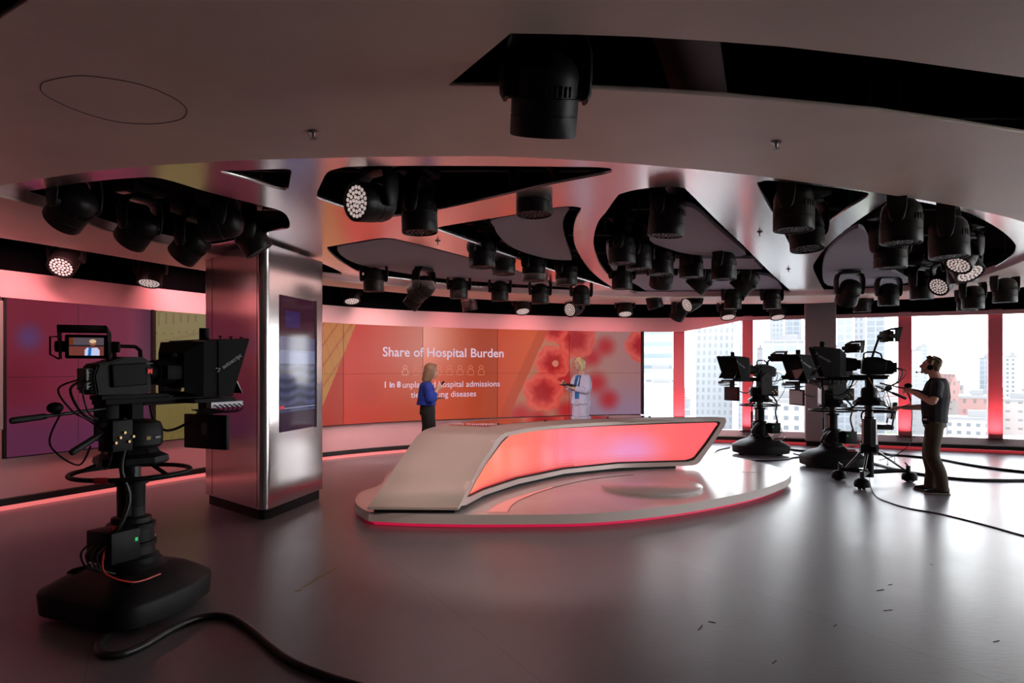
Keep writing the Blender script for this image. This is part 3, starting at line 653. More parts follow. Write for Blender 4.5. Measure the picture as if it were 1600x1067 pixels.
def ringmesh(A, Bq, th, back):
    bm = B(); n = len(A)
    fr = lambda L, d: [bm.verts.new(p+cfn(p)*d) for p in L]
    a1, b1, a0, b0 = fr(A, th), fr(Bq, th), fr(A, -back), fr(Bq, -back)
    for i in range(n):
        j = (i+1) % n
        bm.faces.new((a1[i], a1[j], b1[j], b1[i])); bm.faces.new((a0[i], b0[i], b0[j], a0[j])); bm.faces.new((a1[i], a0[i], a0[j], a1[j])); bm.faces.new((b1[i], b1[j], b0[j], b0[i]))
    bmesh.ops.recalc_face_normals(bm, faces=bm.faces); return bm
def dense(L, n=5, closed=True):
    out = []
    N = len(L)
    for i in range(N):
        a, b = L[i], L[(i+1) % N]
        for k in range(n): out.append(a.lerp(b, k/n))
    return out
def densepx(L, n=5):
    out = []; N = len(L)
    for i in range(N):
        a, b = L[i], L[(i+1) % N]
        for k in range(n): out.append((a[0]+(b[0]-a[0])*k/n, a[1]+(b[1]-a[1])*k/n))
    return [cf(*p) for p in out]
OD, ID = densepx(OUT), densepx(INN)
rel(obj('front_rim', ringmesh(OD, ID, 0.0, 0.06), m_drim, desk, 30), desk)
cx = sum((p[0] for p in INN))/len(INN); cy = sum((p[1] for p in INN))/len(INN)
IN2 = [(x+(3.0 if x < 800 else (-2.5 if x > 1060 else 0)), y+(1.8 if i in range(4, 14) else (-2.2 if i > 16 else 0))) for i, (x, y) in enumerate(INN)]
rel(obj('black_trim', ringmesh(ID, densepx(IN2), -0.015, 0.07), m_black, desk), desk)
# glowing front: columns between the lower and upper line of the opening
def span(px):
    ys = []
    for a, b in zip(INN, INN[1:]+INN[:1]):
        if (a[0]-px)*(b[0]-px) < 0: t = (px-a[0])/(b[0]-a[0]); ys.append(a[1]+(b[1]-a[1])*t)
    return min(ys), max(ys)
bm = B(); cl = bm.loops.layers.float_color.new('picture'); G = []; PXs = [731+(1125.5-731)*i/130 for i in range(131)]; nz = 14
for px in PXs:
    lo, hi = span(px); col_ = []
    for j in range(nz+1):
        q = cf(px, hi+(lo-hi)*j/nz); q -= cfn(q)*0.045; col_.append(bm.verts.new(q))
    G.append(col_)
for i in range(130):
    for j in range(nz):
        f = bm.faces.new((G[i][j], G[i+1][j], G[i+1][j+1], G[i][j+1])); v = (j+.5)/nz; x = PXs[i]
        c = mix((255, 132, 108), (255, 112, 112), sm(760, 900, x)); c = mix(c, (250, 132, 160), 0.8*sm(70, 10, math.hypot(x-905, (v-.35)*60)))
        c = mix(c, (236, 150, 205), 0.9*sm(75, 5, math.hypot(x-985, (v-.25)*90))); c = mix(c, (255, 100, 108), sm(1030, 1090, x)*0.8)
        c = mix(c, (232, 90, 84), 0.7*sm(0.30, 0.0, v)*(1-sm(880, 960, x)*.4)); c = mix(c, (190, 50, 56), 0.7*sm(0.12, 0.0, v)*(x < 900))
        for l in f.loops: l[cl] = (*[a*0.98 for a in lin(c)], 1)
rel(obj('glowing_front', bm, picture_mat('desk_front_glow', 1.05, 0.12), desk), desk)
# sweeping shell: from foot up the slope, over the top to the right tip
RPX = [(576, 790), (591, 769), (606, 747), (622, 723), (650, 682.5), (657, 676), (668, 669.5), (700, 662.5), (760, 656), (850, 651.2), (985, 649.6), (1108, 651), (1128, 652.2)]
FS = O3[:13]; RS = [at(x, y, FS[i].z) for i, (x, y) in enumerate(RPX)]
FSd = catmull(FS, 5); RSd = catmull(RS, 5); th = 0.05; R = []
for it in range(5):
    for L_, lo_ in ((FSd, 17), (RSd, 12)):
        N_ = [p.copy() for p in L_]
        for i in range(lo_, 50): L_[i] = N_[i]*0.4+(N_[i-1]+N_[i+1])*0.3
for i, (f, r) in enumerate(zip(FSd, RSd)):
    t = FSd[min(i+1, len(FSd)-1)]-FSd[max(i-1, 0)]; n = t.cross(r-f); n.normalize(); n = n if n.z > 0 else -n
    a = f.lerp(r, 0.012); b = r
    R.append([f-n*0.006, a, b, b-n*th, f-n*th])
bm = B(); rings(bm, R); bmesh.ops.recalc_face_normals(bm, faces=bm.faces); rel(obj('shell', bm, m_desk, desk, 65), desk)
# foot lip
bm = B(); f0, r0 = FSd[0], RSd[0]; d0 = (f0-r0).normalized(); nn = Vector((d0.y, -d0.x, 0)); nn = nn if nn.y < 0 else -nn
box(bm, (f0+r0)/2+nn*0.02+Vector((0, 0, -0.014)), ((f0-r0).length, 0.07, 0.03), Matrix.Rotation(math.atan2(d0.y, d0.x), 3, 'Z'), 0.006); rel(obj('foot_lip', bm, m_desk, desk), desk)
# dark body and plinth
R = []
for i, (f, r) in enumerate(zip(FSd, RSd)):
    a = f-cfn(f)*0.09; zt_ = max(f.z-0.03, 0.2); zb_ = 0.19
    if wpx(f) > 1078: zb_ = min(zt_-0.005, 0.2+(wpx(f)-1076)/(1133-1076)*0.72)
    if a.y > r.y+0.0 and i > 45: r = a+Vector((-0.02, 0.06, 0))
    rr_ = r+(a-r)*0.03; R.append([Vector((a.x, a.y, zt_)), Vector((rr_.x, rr_.y, zt_)), Vector((rr_.x, rr_.y, zb_)), Vector((a.x, a.y, zb_))])
bm = B(); rings(bm, R); bmesh.ops.recalc_face_normals(bm, faces=bm.faces); rel(obj('body', bm, m_black, desk), desk)
R = []
for i, (f, r) in enumerate(zip(FSd, RSd)):
    if wpx(f) > 1068: break
    a = f-cfn(f)*0.05+Vector((0, 0.02, 0)); rr_ = r.lerp(a, 0.06); R.append([Vector((a.x, a.y, 0.2)), Vector((rr_.x, rr_.y, 0.2)), Vector((rr_.x, rr_.y, ZP)), Vector((a.x, a.y, ZP))])
bm = B(); rings(bm, R); bmesh.ops.recalc_face_normals(bm, faces=bm.faces); rel(obj('plinth', bm, m_black, desk), desk)
# dark glass inlay on the top
i0 = 34; A = [f.lerp(r, 0.45)+Vector((0, 0, 0.004)) for f, r in zip(FSd[i0:-4], RSd[i0:-4])]; Bq = [f.lerp(r, 0.97)+Vector((0, 0, 0.004)) for f, r in zip(FSd[i0:-4], RSd[i0:-4])]
bm = B(); V = [(bm.verts.new(p), bm.verts.new(q)) for p, q in zip(A, Bq)]
for u, v in zip(V, V[1:]): bm.faces.new((u[0], v[0], v[1], u[1]))
bmesh.ops.recalc_face_normals(bm, faces=bm.faces); rel(obj('glass_top', bm, M('desk_glass', (0.02, 0.018, 0.02), 0.05, spec=0.9, coat=1.0), desk), desk)
ztop = FSd[50].z
for i, (px, py) in enumerate([(779, 662.5), (852, 657.5), (949.5, 652.5), (1015, 651.5)]):
    q = at(px, py, ztop+0.012); bm = B(); lathe(bm, [(0.0, ztop+0.005), (0.017, ztop+0.005), (0.020, ztop+0.012), (0.016, ztop+0.022), (0.0, ztop+0.025)], 14, Matrix.Translation((q.x, q.y, 0)))
    tag(obj('cable_grommet', bm, m_black, smooth=50), ['small black stud on the desk top, leftmost of four', 'small black stud on the desk top, second from the left', 'small black stud on the desk top right of the blonde presenter', 'small black stud on the desk top nearest the windows'][i], 'stud', 'studs on the desk top')
# ---------------------------------------------------------------- moving head lights
m_case = M('lamp_case', (0.009, 0.007, 0.007), 0.45, noise=0.1, nscale=8, spec=0.35)
m_case2 = M('lamp_yoke', (0.007, 0.006, 0.006), 0.5, spec=0.35)
m_lensrim = M('lamp_rim', (0.02, 0.018, 0.018), 0.25, 0.3)
m_cell = M('lamp_cell_glass', (0.80, 0.76, 0.74), 0.12, 0.0, spec=0.8, coat=1.0)
m_celldark = M('lamp_cell_dark', (0.015, 0.014, 0.015), 0.25, 0.0, spec=0.5)
m_celllit = M('lamp_cell_lit', (0.80, 0.74, 0.72), 0.15, 0.0, emit=(1.0, 0.80, 0.76), es=0.42)  # lenses catching light: brightness put into pale colour and slight glow
m_cellbase = M('lamp_face', (0.02, 0.018, 0.018), 0.4)
def make_mover():
    "head hangs along local -z from the tilt axis (local x); yoke is built on its own root frame"
    prof = [(0.0, 0.155), (0.05, 0.152), (0.10, 0.130), (0.132, 0.095), (0.145, 0.05), (0.146, -0.02), (0.143, -0.022), (0.143, -0.03), (0.150, -0.034), (0.150, -0.10), (0.1475, -0.102), (0.1475, -0.106), (0.150, -0.108), (0.150, -0.19), (0.146, -0.196), (0.138, -0.196), (0.136, -0.178), (0.0, -0.176)]
    bm = B(); lathe(bm, prof, 36)
    for k in range(5):
        for s in (-1, 1): box(bm, (s*0.05, 0.0, 0.0), (0.001, 0.001, 0.001))
    for k in range(9):   # cooling ribs
        a = (k-4)*0.17-PI/2; box(bm, (0.147*math.cos(a), 0.147*math.sin(a), -0.005), (0.012, 0.012, 0.045), Matrix.Rotation(a, 3, 'Z'), 0.003)
    head = bm
    bm = B(); lathe(bm, [(0.136, -0.181), (0.0, -0.181)], 30); faceb = bm
    bm = B(); pts = [(0, 0)]
    for n_, r in ((6, 0.036), (12, 0.072), (18, 0.108)): pts += [(r*math.cos(2*PI*k/n_+r*9), r*math.sin(2*PI*k/n_+r*9)) for k in range(n_)]
    for x, y in pts:
        g = bmesh.ops.create_uvsphere(bm, u_segments=10, v_segments=6, radius=0.0155); bmesh.ops.scale(bm, vec=(1, 1, 0.55), verts=g['verts']); bmesh.ops.translate(bm, vec=(x, y, -0.184), verts=g['verts'])
    cells = bm
    bm = B()             # yoke: two arms and bridge, tilt axis at origin
    for s in (-1, 1):
        tube(bm, [(s*0.178, 0, -0.05), (s*0.185, 0, -0.02), (s*0.186, 0, 0.06), (s*0.186, 0, 0.15), (s*0.165, 0, 0.215), (s*0.10, 0, 0.245)], [(0.012, 0.035), (0.02, 0.055), (0.022, 0.07), (0.022, 0.07), (0.022, 0.075), (0.02, 0.075)], 14, side=(1, 0, 0.001))
        cyl(bm, (s*0.14, 0, 0), (s*0.175, 0, 0), 0.045, seg=18)
    box(bm, (0, 0, 0.25), (0.26, 0.15, 0.05), None, 0.018)
    yoke = bm
    bm = B(); box(bm, (0, 0, 0.335), (0.34, 0.26, 0.10), None, 0.02); cyl(bm, (0, 0, 0.27), (0, 0, 0.30), 0.07); base = bm
    bm = B(); box(bm, (0, 0, 0.41), (0.05, 0.04, 0.06)); torus(bm, (0, 0, 0.46), 0.034, 0.008, 20, 8, (1, 0, 0)); box(bm, (0.13, 0.0, 0.40), (0.03, 0.03, 0.03), None, .005); clamp = bm
    R = bpy.data.objects.new('moving_head_light', None); COL.objects.link(R); R.empty_display_size = 0.1
    b = obj('base', base, m_case2, R, 30); obj('clamp', clamp, M('dull_pipe'), b)
    obj('yoke', yoke, m_case2, R, 50)
    h = obj('head', head, m_case, R, 35); obj('lens_plate', faceb, m_cellbase, h); obj('led_cells', cells, m_celldark, h, 60)
    return R
mover = make_mover(); mover_used = False
lit_cells = [g for c in mover.children for g in c.children if g.name.startswith('led_cells')][0].data.copy(); lit_cells.materials[0] = m_celllit
def add_mover(px, py, wpx_, axis, label, pan=None, group='moving head lights in the ceiling', k=1.0, lit=False):
    global mover_used
    r = mover if not mover_used else dup(mover); mover_used = True
    Y = F*0.30*k/wpx_
    lens = pd(px, py, Y); a = Vector(axis).normalized()
    piv = lens-a*0.19*k
    # tilt axis: horizontal, square to the aim
    h = Vector((a.x, a.y, 0))
    if pan is not None: xa = Vector((math.cos(pan), math.sin(pan), 0))
    elif h.length > 0.05: xa = Vector((-h.y, h.x, 0)).normalized()
    else: xa = Vector((1, 0.25, 0)).normalized()
    if xa.x < 0: xa = -xa
    if pan is not None: a = (a-xa*a.dot(xa)).normalized(); piv = lens-a*0.19*k
    ya = Vector((0, 0, 1)).cross(xa)
    r.matrix_world = Matrix.Translation(piv) @ Matrix((xa, ya, Vector((0, 0, 1)))).transposed().to_4x4() @ Matrix.Scale(k, 4)
    # head rotated about x so local -z looks along a
    al = Vector((a.dot(xa), a.dot(ya), a.z)); ang = math.atan2(al.y, -al.z)
    for c in r.children:
        if c.name.startswith('head'):
            c.rotation_euler = (ang, 0, 0)
            for g in c.children:
                if lit and g.name.startswith('led_cells'): g.data = lit_cells
    tag(r, label, 'stage light', group)
    return r, piv
D = (0.04, 0.02, -1)
MOV = [
 (848, 210, 103, (0.12, 0.46, -1), 'largest black stage lamp hanging from the near ceiling slot', 0.12),
 (556, 315, 62, (-0.62, -0.74, -0.12), 'stage lamp with its round cluster of pale lenses turned to the viewer', None),
 (656, 363, 56, D, 'stage lamp hanging straight down right of the one showing its lenses', 1.3),
 (835, 335, 57, (-0.06, -0.05, -1), 'stage lamp hanging at the right of the wide front opening', 0.3),
 (97, 345, 58, (-0.75, 0.30, -0.62), 'tilted black stage lamp farthest left in the left opening', None),
 (202, 376, 50, (-0.72, 0.30, -0.68), 'tilted black stage lamp second from the left in the left opening', None),
 (283, 400, 46, (-0.70, 0.20, -0.62), 'tilted black stage lamp hanging lowest in the left opening', None),
 (318, 352, 52, (-0.86, -0.10, -0.14), 'nearly level stage lamp showing its round back cap in the left opening', None),
 (406, 392, 46, (0.50, 0.20, -0.82), 'tilted black stage lamp right above the corner of the steel column', None),
 (95, 418, 40, (0.10, -0.70, -0.62), 'trough lamp with bright lenses left above the magenta screen', None),
 (233, 443, 36, (0.05, -0.30, -0.9), 'trough lamp with bright lenses left of the steel column', None),
 (550, 471, 26, (0.15, -0.30, -0.9), 'trough lamp with lenses lit just right of the steel column', None),
 (585, 455, 32, D, 'straight hanging lamp at the left end of the long raft', None),
 (648, 460, 33, (-0.75, 0.45, -0.5), 'lamp turned away showing a round back under the long raft', None),
 (640, 478, 26, (-0.60, 0.20, -0.70), 'small tilted lamp just below the round backed one', None),
 (717, 466, 28, D, 'silvery lit lamp below the middle of the long raft', 0.2),
 (735, 485, 24, (0.2, 0.1, -1), 'dark small lamp below the silvery lit one', None),
 (781, 470, 27, D, 'lamp under the long raft right of the silvery one', 0.2),
 (817, 487, 24, (0.10, -0.38, -0.9), 'trough lamp showing lenses above the cells on the screen, left one', None),
 (844, 474, 27, D, 'third straight lamp under the long raft right of the silvery one', 0.2),
 (890, 484, 24, (-0.62, -0.72, -0.22), 'trough lamp with a bright tilted lens face right above the blonde presenter', None),
 (908, 476, 27, D, 'lamp at the right tip of the long raft', 0.2),
 (753, 417, 41, D, 'leftmost lamp of the row in the middle opening', 0.9),
 (787, 428, 37, D, 'second lamp from the left in the middle opening row', 0.9),
 (834, 438, 36, D, 'third lamp from the left in the middle opening row', 0.9),
 (885, 445, 34, D, 'rightmost lamp of the row in the middle opening', 0.9),
 (1040, 368, 56, (-0.12, -0.02, -1), 'big lamp nearest in the teardrop opening', 0.9),
 (972, 411, 42, D, 'lamp at the left rim of the teardrop opening, upper one', 1.2),
 (998, 420, 40, D, 'lamp second from the left rim of the teardrop opening', 1.2),
 (1033, 428, 38, D, 'lamp in the centre of the teardrop opening below the biggest one', 0.6),
 (1080, 433, 36.5, D, 'straight lamp right of the centre in the teardrop opening', 1.1),
 (1131, 436, 38, D, 'straight lamp farthest right in the teardrop opening', 0.9),
 (972, 451, 32, D, 'lamp at the left rim of the teardrop opening, lower one', 0.2),
 (1032, 446, 36, (0.0, 0.5, -0.85), 'lamp showing a rounded rim in the lower teardrop opening', None),
 (1084, 450, 34, (-0.62, 0.30, -0.72), 'tilted lamp in the lower teardrop opening, left of two', None),
 (1152, 453, 34, (-0.66, 0.30, -0.70), 'tilted lamp in the lower teardrop opening, right of two', None),
 (977, 491, 23.5, (0, -0.35, -0.95), 'trough lamp with lenses lit right above the edge of the video wall', None),
 (1025, 481, 25, (0.25, 0.0, -0.95), 'trough lamp tilted right above the narrow window', None),
 (1056, 497, 23.5, (-0.35, 0.5, -0.8), 'trough lamp turned away above the first red fin', None),
 (1073, 477, 25, (-0.85, -0.42, -0.42), 'trough lamp with its lens face turned left above the first red fin', None),
 (1145, 482, 26, D, 'upper straight trough lamp above the broad grey tower', 0.05),
 (1138, 496, 23.5, (0, -0.36, -0.95), 'lower trough lamp with lit lenses above the broad grey tower', None),
 (1206, 482, 26, D, 'upper straight trough lamp left of the grey square column', 0.05),
 (1215.5, 496, 23, (0, -0.36, -0.95), 'lower trough lamp with lit lenses left of the grey square column', None),
 (1240, 359, 61, (-0.03, -0.04, -1), 'big front lamp in the right triangular opening', 0.9),
 (1262, 389, 52, (0.0, -0.12, -1), 'rear lamp half hidden in the right triangular opening', 0.2),
 (1408, 379, 60, (-0.02, -0.02, -1), 'big front lamp in the right oval opening', 0.9),
 (1391, 418, 48, D, 'lamp below the big front one in the right oval opening', 0.2),
 (1483, 401, 56, (0.0, -0.05, -1), 'big lamp in the centre of the right oval opening', 0.9),
 (1516, 428, 44, (0.10, -0.55, -0.82), 'lamp with a bright lens face at the right of the right oval opening', None),
 (1497, 415, 40, (-0.55, -0.25, -0.80), 'tilted lamp behind the central one in the right oval opening', None),
 (1466, 448, 33, (-0.75, -0.35, -0.55), 'lamp with lens face turned left at the bottom of the right oval opening', None),
 (1504, 440, 41, (0.14, 0.1, -1), 'dark lamp behind the bright faced one in the right oval opening', None),
 (1440, 467, 33, D, 'straight lamp at the bottom of the right oval opening', 0.4),
 (1388, 477, 30, D, 'straight lamp below the curved raft', 0.05),
 (1321, 472, 33, (0.0, 0.6, -0.8), 'round ended lamp just right of the grey square column', None),
 (1520, 482, 31, D, 'front lamp of the pair in the right trough', 0.2),
 (1511, 485, 28, D, 'rear lamp of the pair in the right trough', 0.2),
 (1570, 472, 33, D, 'rightmost trough lamp near the edge of the picture', 0.2),
 (1347, 487, 25, D, 'dim lamp in the trough right of the grey square column', 0.1),
]
LIT = {1, 9, 10, 11, 18, 20, 36, 39, 41, 43, 49, 50, 51}
KS = {50: 0.87, 52: 1.08, 51: 0.93, 33: 1.13, 34: 1.07, 35: 1.07, 54: 1.0, 55: 1.03, 12: 0.95, 15: 0.94, 17: 0.93, 19: 0.93, 21: 0.94}
for i_, (px, py, wd, ax, lab, pan) in enumerate(MOV):
    kk = KS.get(i_, 1.0); r, piv = add_mover(px, py, wd, ax, lab, pan, k=kk, lit=i_ in LIT)
    top = piv.z+0.46
    if piv.z+0.55 < 3.9:
        bm = B(); tube(bm, [(0, 0, 0.46), (0, 0, (3.935-piv.z)/kk)], 0.011, 6); obj('drop_rod', bm, M('dull_pipe'), r)
# ---------------------------------------------------------------- pedestal cameras
m_cam = M('camera_plastic', (0.009, 0.009, 0.010), 0.5, noise=0.1, nscale=15, spec=0.14)
m_cam2 = M('camera_black', (0.004, 0.004, 0.004), 0.6, spec=0.14)
m_hood = M('prompter_cloth', (0.006, 0.006, 0.007), 0.9, noise=0.1, nscale=40, bump=0.1)
m_steelb = M('pedestal_metal', (0.03, 0.03, 0.032), 0.3, 0.4)
m_rod = M('column_alloy', (0.30, 0.28, 0.29), 0.3, 0.8)
m_logo = M('logo_grey', (0.34, 0.34, 0.36), 0.6)
m_rubber = M('rubber', (0.012, 0.012, 0.012), 0.6)
m_cable = M('cable_black', (0.010, 0.010, 0.010), 0.45)
m_redtape = M('red_tape', (0.55, 0.02, 0.02), 0.5)
def text_obj(name, s, size, mat, parent, loc, ex, ey, bold=0.0, centre=True):
    "flat writing with x direction ex and up direction ey"
    me = text_mesh(s, size, bold); ex = Vector(ex).normalized(); ey = Vector(ey).normalized(); n = ex.cross(ey)
    w_ = max(v.co.x for v in me.vertices) if centre else 0
    for v in me.vertices: v.co = Vector(loc)+ex*(v.co.x-w_/2)+ey*v.co.y+n*0.0
    return obj(name, me, mat, parent)
def quadplate(bm, pts, th, n):
    n = Vector(n).normalized()*th; a = [bm.verts.new(p) for p in pts]; b = [bm.verts.new(Vector(p)+n) for p in pts]; k = len(pts)
    bm.faces.new(a); bm.faces.new(b[::-1])
    for i in range(k): bm.faces.new((a[i], b[i], b[(i+1) % k], a[(i+1) % k]))
def studio_camera(loc, yaw, label, cat='camera', dz=0.0, vf=(-0.30, -0.05, 1.80), vfyaw=0.0, vfpic=None, bars=(), dolly=None, monitor_daylit=False, ringR=0.36, ringz=0.93, detail=True, red=False, logo_side=1):
    t = thing('studio_camera', label, cat, loc, yaw, 'television cameras around the studio')
    if dolly is None:
        bm = B(); R = []
        for z, s, tri in [(0.035, 0.86, 1), (0.045, 0.90, 1), (0.17, 0.92, 1), (0.19, 0.90, 1), (0.265, 0.66, 1), (0.30, 0.45, 0.8), (0.31, 0.40, 0.5), (0.35, 0.33, 0.1)]:
            R.append([Vector((s*0.49*(1+0.10*tri*math.cos(3*a))*abs(math.cos(a))**0.62*(1 if math.cos(a) > 0 else -1), s*0.47*(1+0.10*tri*math.cos(3*a))*abs(math.sin(a))**0.62*(1 if math.sin(a) > 0 else -1), z)) for a in [2*PI*k/48+0.001 for k in range(48)]])
        rings(bm, R); bs = obj('base', bm, m_cam, t, 35)
        for k in range(3):
            a = 2*PI*k/3; bm = B(); cyl(bm, (0.40*math.cos(a), 0.36*math.sin(a), 0.0), (0.40*math.cos(a), 0.36*math.sin(a), 0.06), 0.055, seg=18); obj('wheel_foot', bm, m_rubber, t, 40)
        for s in (-1, 1):
            bm = B()
            box(bm, (-0.17, s*0.28, 0.290), (0.13, 0.07, 0.012), Matrix.Rotation(s*-0.5, 3, 'X'), 0.003); obj('vent_grille', bm, m_cam2, bs)
        bm = B(); lathe(bm, [(0.17, 0.33), (0.17, 0.37), (0.145, 0.39), (0.14, 0.44), (0.155, 0.445), (0.155, 0.47), (0.138, 0.475), (0.136, 0.56), (0.148, 0.565), (0.148, 0.59), (0.125, 0.60), (0.12, 0.63), (0.085, 0.64), (0.082, 0.70)], 32); obj('drive_housing', bm, m_cam, t, 35)
        bm = B(); box(bm, (-0.20, 0.10*logo_side, 0.50), (0.20, 0.24, 0.20), None, 0.012); cb = obj('control_box', bm, m_cam, t, 30)
        bm = B(); cyl(bm, (-0.25, 0.17*logo_side, 0.60), (-0.25, 0.17*logo_side, 0.63), 0.02); obj('stop_button', bm, m_redtape, cb)
        bm = B(); box(bm, (-0.13, 0.222*logo_side, 0.53), (0.018, 0.004, 0.022)); obj('green_lamp', bm, M('green_lamp', (0, .1, .02), .4, emit=(0.0, 0.5, 0.12), es=0.8), cb)
        bm = B()
        for k in range(4): tube(bm, catmull([(-0.30, (0.02+0.05*k)*logo_side, 0.52), (-0.36, (0.02+0.05*k)*logo_side, 0.47), (-0.33, (0.03+0.05*k)*logo_side, 0.38), (-0.24, (0.05+0.04*k)*logo_side, 0.33)], 4), 0.006, 6)
        obj('plug_leads', bm, m_cable, cb)
        bm = B(); tube(bm, catmull([(-0.30, 0.16*logo_side, 0.50), (-0.36, 0.24*logo_side, 0.38), (-0.24, 0.34*logo_side, 0.30), (-0.05, 0.34*logo_side, 0.30)], 6), 0.006, 6); obj('red_lead', bm, M('red_lead', (0.5, 0.03, 0.02), 0.4), cb)
        bm = B(); cyl(bm, (0, 0, 0.62), (0, 0, 0.88), 0.080, seg=28); cyl(bm, (0, 0, 0.855), (0, 0, 0.885), 0.105, seg=28); obj('column', bm, m_cam2, t, 40)
        bm = B(); cyl(bm, (0, 0, 0.88), (0, 0, 1.0), 0.058, seg=28); obj('inner_column', bm, m_steelb, t, 40)
        for a in (0.4, 2.2, 3.9, 5.5):
            bm = B(); box(bm, (0.082*math.cos(a), 0.082*math.sin(a), 0.75), (0.008, 0.03, 0.20), Matrix.Rotation(a, 3, 'Z')); obj('column_rail', bm, m_rod, t)
        bm = B(); cyl(bm, (0.05, -0.17*logo_side, 0.40), (0.05, -0.17*logo_side, 0.80), 0.02); cyl(bm, (0.05, -0.17*logo_side, 0.80), (0.05, -0.17*logo_side, 1.0), 0.008); obj('gas_rod', bm, m_steelb, t, 40)
        bm = B(); tube(bm, catmull([(-0.10, 0.10*logo_side, 1.18), (-0.22, 0.20*logo_side, 1.0), (-0.18, 0.22*logo_side, 0.8), (-0.24, 0.20*logo_side, 0.62), (-0.30, 0.12*logo_side, 0.56)], 6), 0.014, 8); obj('loom', bm, m_cable, t, 60)
        bm = B(); tube(bm, catmull([(0.12, 0.12, 0.60), (0.22, 0.16, 0.54), (0.24, 0.10, 0.42), (0.12, 0.16, 0.36)], 6), 0.022, 8); obj('hose', bm, m_cable, t, 60)
    else:
        bm = B(); cyl(bm, (0, 0, 0.10), (0, 0, 0.95), 0.062, seg=24); obj('column', bm, m_cam2, t, 40)
        bm = B(); cyl(bm, (0, 0, 0.55), (0, 0, 0.92), 0.095, seg=8); obj('outer_column', bm, m_steelb, t, 30)
        for a in (0.5, 2.6, 4.7):
            bm = B(); box(bm, (0.094*math.cos(a), 0.094*math.sin(a), 0.74), (0.01, 0.035, 0.34), Matrix.Rotation(a, 3, 'Z')); obj('column_rail', bm, m_rod, t)
        bm = B(); cyl(bm, (0, 0, 0.44), (0, 0, 0.56), 0.13, seg=6); box(bm, (-0.02, 0.1, 0.5), (0.1, 0.08, 0.07), None, .01); obj('collar', bm, m_cam2, t, 30)
        bm = B(); cyl(bm, (0, 0, 0.92), (0, 0, 1.12), 0.055, seg=20); obj('inner_column', bm, m_steelb, t, 40)
        inv = Matrix.Rotation(-yaw, 3, 'Z')
        for q in dolly:
            v = inv @ (Vector(q)-Vector(loc)); v.z = 0; d = v.normalized(); s = Vector((-d.y, d.x, 0))
            bm = B(); tube(bm, [d*0.06+Vector((0, 0, 0.50)), v-d*0.08+Vector((0, 0, 0.19))], 0.016, 10); obj('strut', bm, m_steelb, t, 60)
            bm = B(); tube(bm, [Vector((0, 0, 0.17)), v*0.55+Vector((0, 0, 0.17)), v+Vector((0, 0, 0.165))], [(0.032, 0.028), (0.03, 0.025), (0.024, 0.02)], 4, side=(0, 0, 1)); obj('dolly_arm', bm, m_cam2, t)
            bm = B(); cyl(bm, v+Vector((0, 0, 0.12)), v+Vector((0, 0, 0.24)), 0.03, seg=14); tube(bm, [v+Vector((0, 0, 0.23)), v+s*0.06+Vector((0, 0, 0.27))], 0.01, 6); st = obj('caster_stem', bm, m_steelb, t, 40)
            bm = B()
            for k in (-1, 1): cyl(bm, v+d*0.02+s*0.026*k+Vector((0, 0, 0.068))-s*0.019, v+d*0.02+s*0.026*k+Vector((0, 0, 0.068))+s*0.019, 0.068, seg=24)
            obj('caster_wheel', bm, m_rubber, st, 40)
            bm = B(); lathe(bm, [(0.100, 0.035), (0.104, 0.08), (0.09, 0.12), (0.05, 0.145), (0.0, 0.150)], 18, Matrix.Translation(v+d*0.02)); obj('cable_guard', bm, m_cam2, st, 40)
    rz = ringz
    bm = B(); torus(bm, (0, 0, rz), ringR, 0.015 if dolly is None else 0.012, 56, 10); rg = obj('steering_ring', bm, m_cam, t, 60)
    for k in range(3):
        a = 2*PI*k/3+0.5; bm = B(); tube(bm, [(ringR*math.cos(a), ringR*math.sin(a), rz), (0.14*math.cos(a), 0.14*math.sin(a), rz+0.09)], [(0.02, 0.01)]*2, 6, side=(-math.sin(a), math.cos(a), 0)); obj('spoke', bm, m_cam2, rg)
    if red:
        bm = B(); a0 = math.radians(200); P_ = [(ringR*math.cos(a), ringR*math.sin(a), rz) for a in [a0+i*0.045 for i in range(6)]]; tube(bm, P_, 0.019, 10); obj('red_tape', bm, m_redtape, rg)
    bm = B(); q = 0.215 if dolly is None else 0.20; lathe(bm, [(q, rz+0.06), (q+0.015, rz+0.075), (q+0.01, rz+0.11), (q-0.04, rz+0.135), (q-0.06, rz+0.17), (0.08, rz+0.175)], 8 if dolly is None else 12); obj('top_plate', bm, m_cam, t, 25)
    # --- head
    H = B(); z = dz
    lathe(H, [(q*(1 if dolly is None else 0.55), zz+z) for q, zz in [(0.10, 1.09), (0.175, 1.10), (0.19, 1.12), (0.192, 1.22), (0.175, 1.265), (0.10, 1.285), (0.05, 1.29)]], 28); hd = obj('pan_head', H, m_cam, t, 35)
    bm = B(); box(bm, (0.0, 0.0, 1.33+z), (0.09, 0.13, 0.14), None, 0.01); obj('tilt_neck', bm, m_cam2, hd)
    bm = B(); pts = [Vector((0.115*math.cos(a), 0, 1.40+z+0.13*math.sin(a))) for a in [PI*k/14 for k in range(15)]]+[Vector((-0.115, 0, 1.14+z)), Vector((0.115, 0, 1.14+z))]
    if dolly is None: quadplate(bm, [p+Vector((0, 0.165, 0)) for p in pts], 0.05, (0, 1, 0)); ck = obj('side_cheek', bm, m_cam, hd, 30)
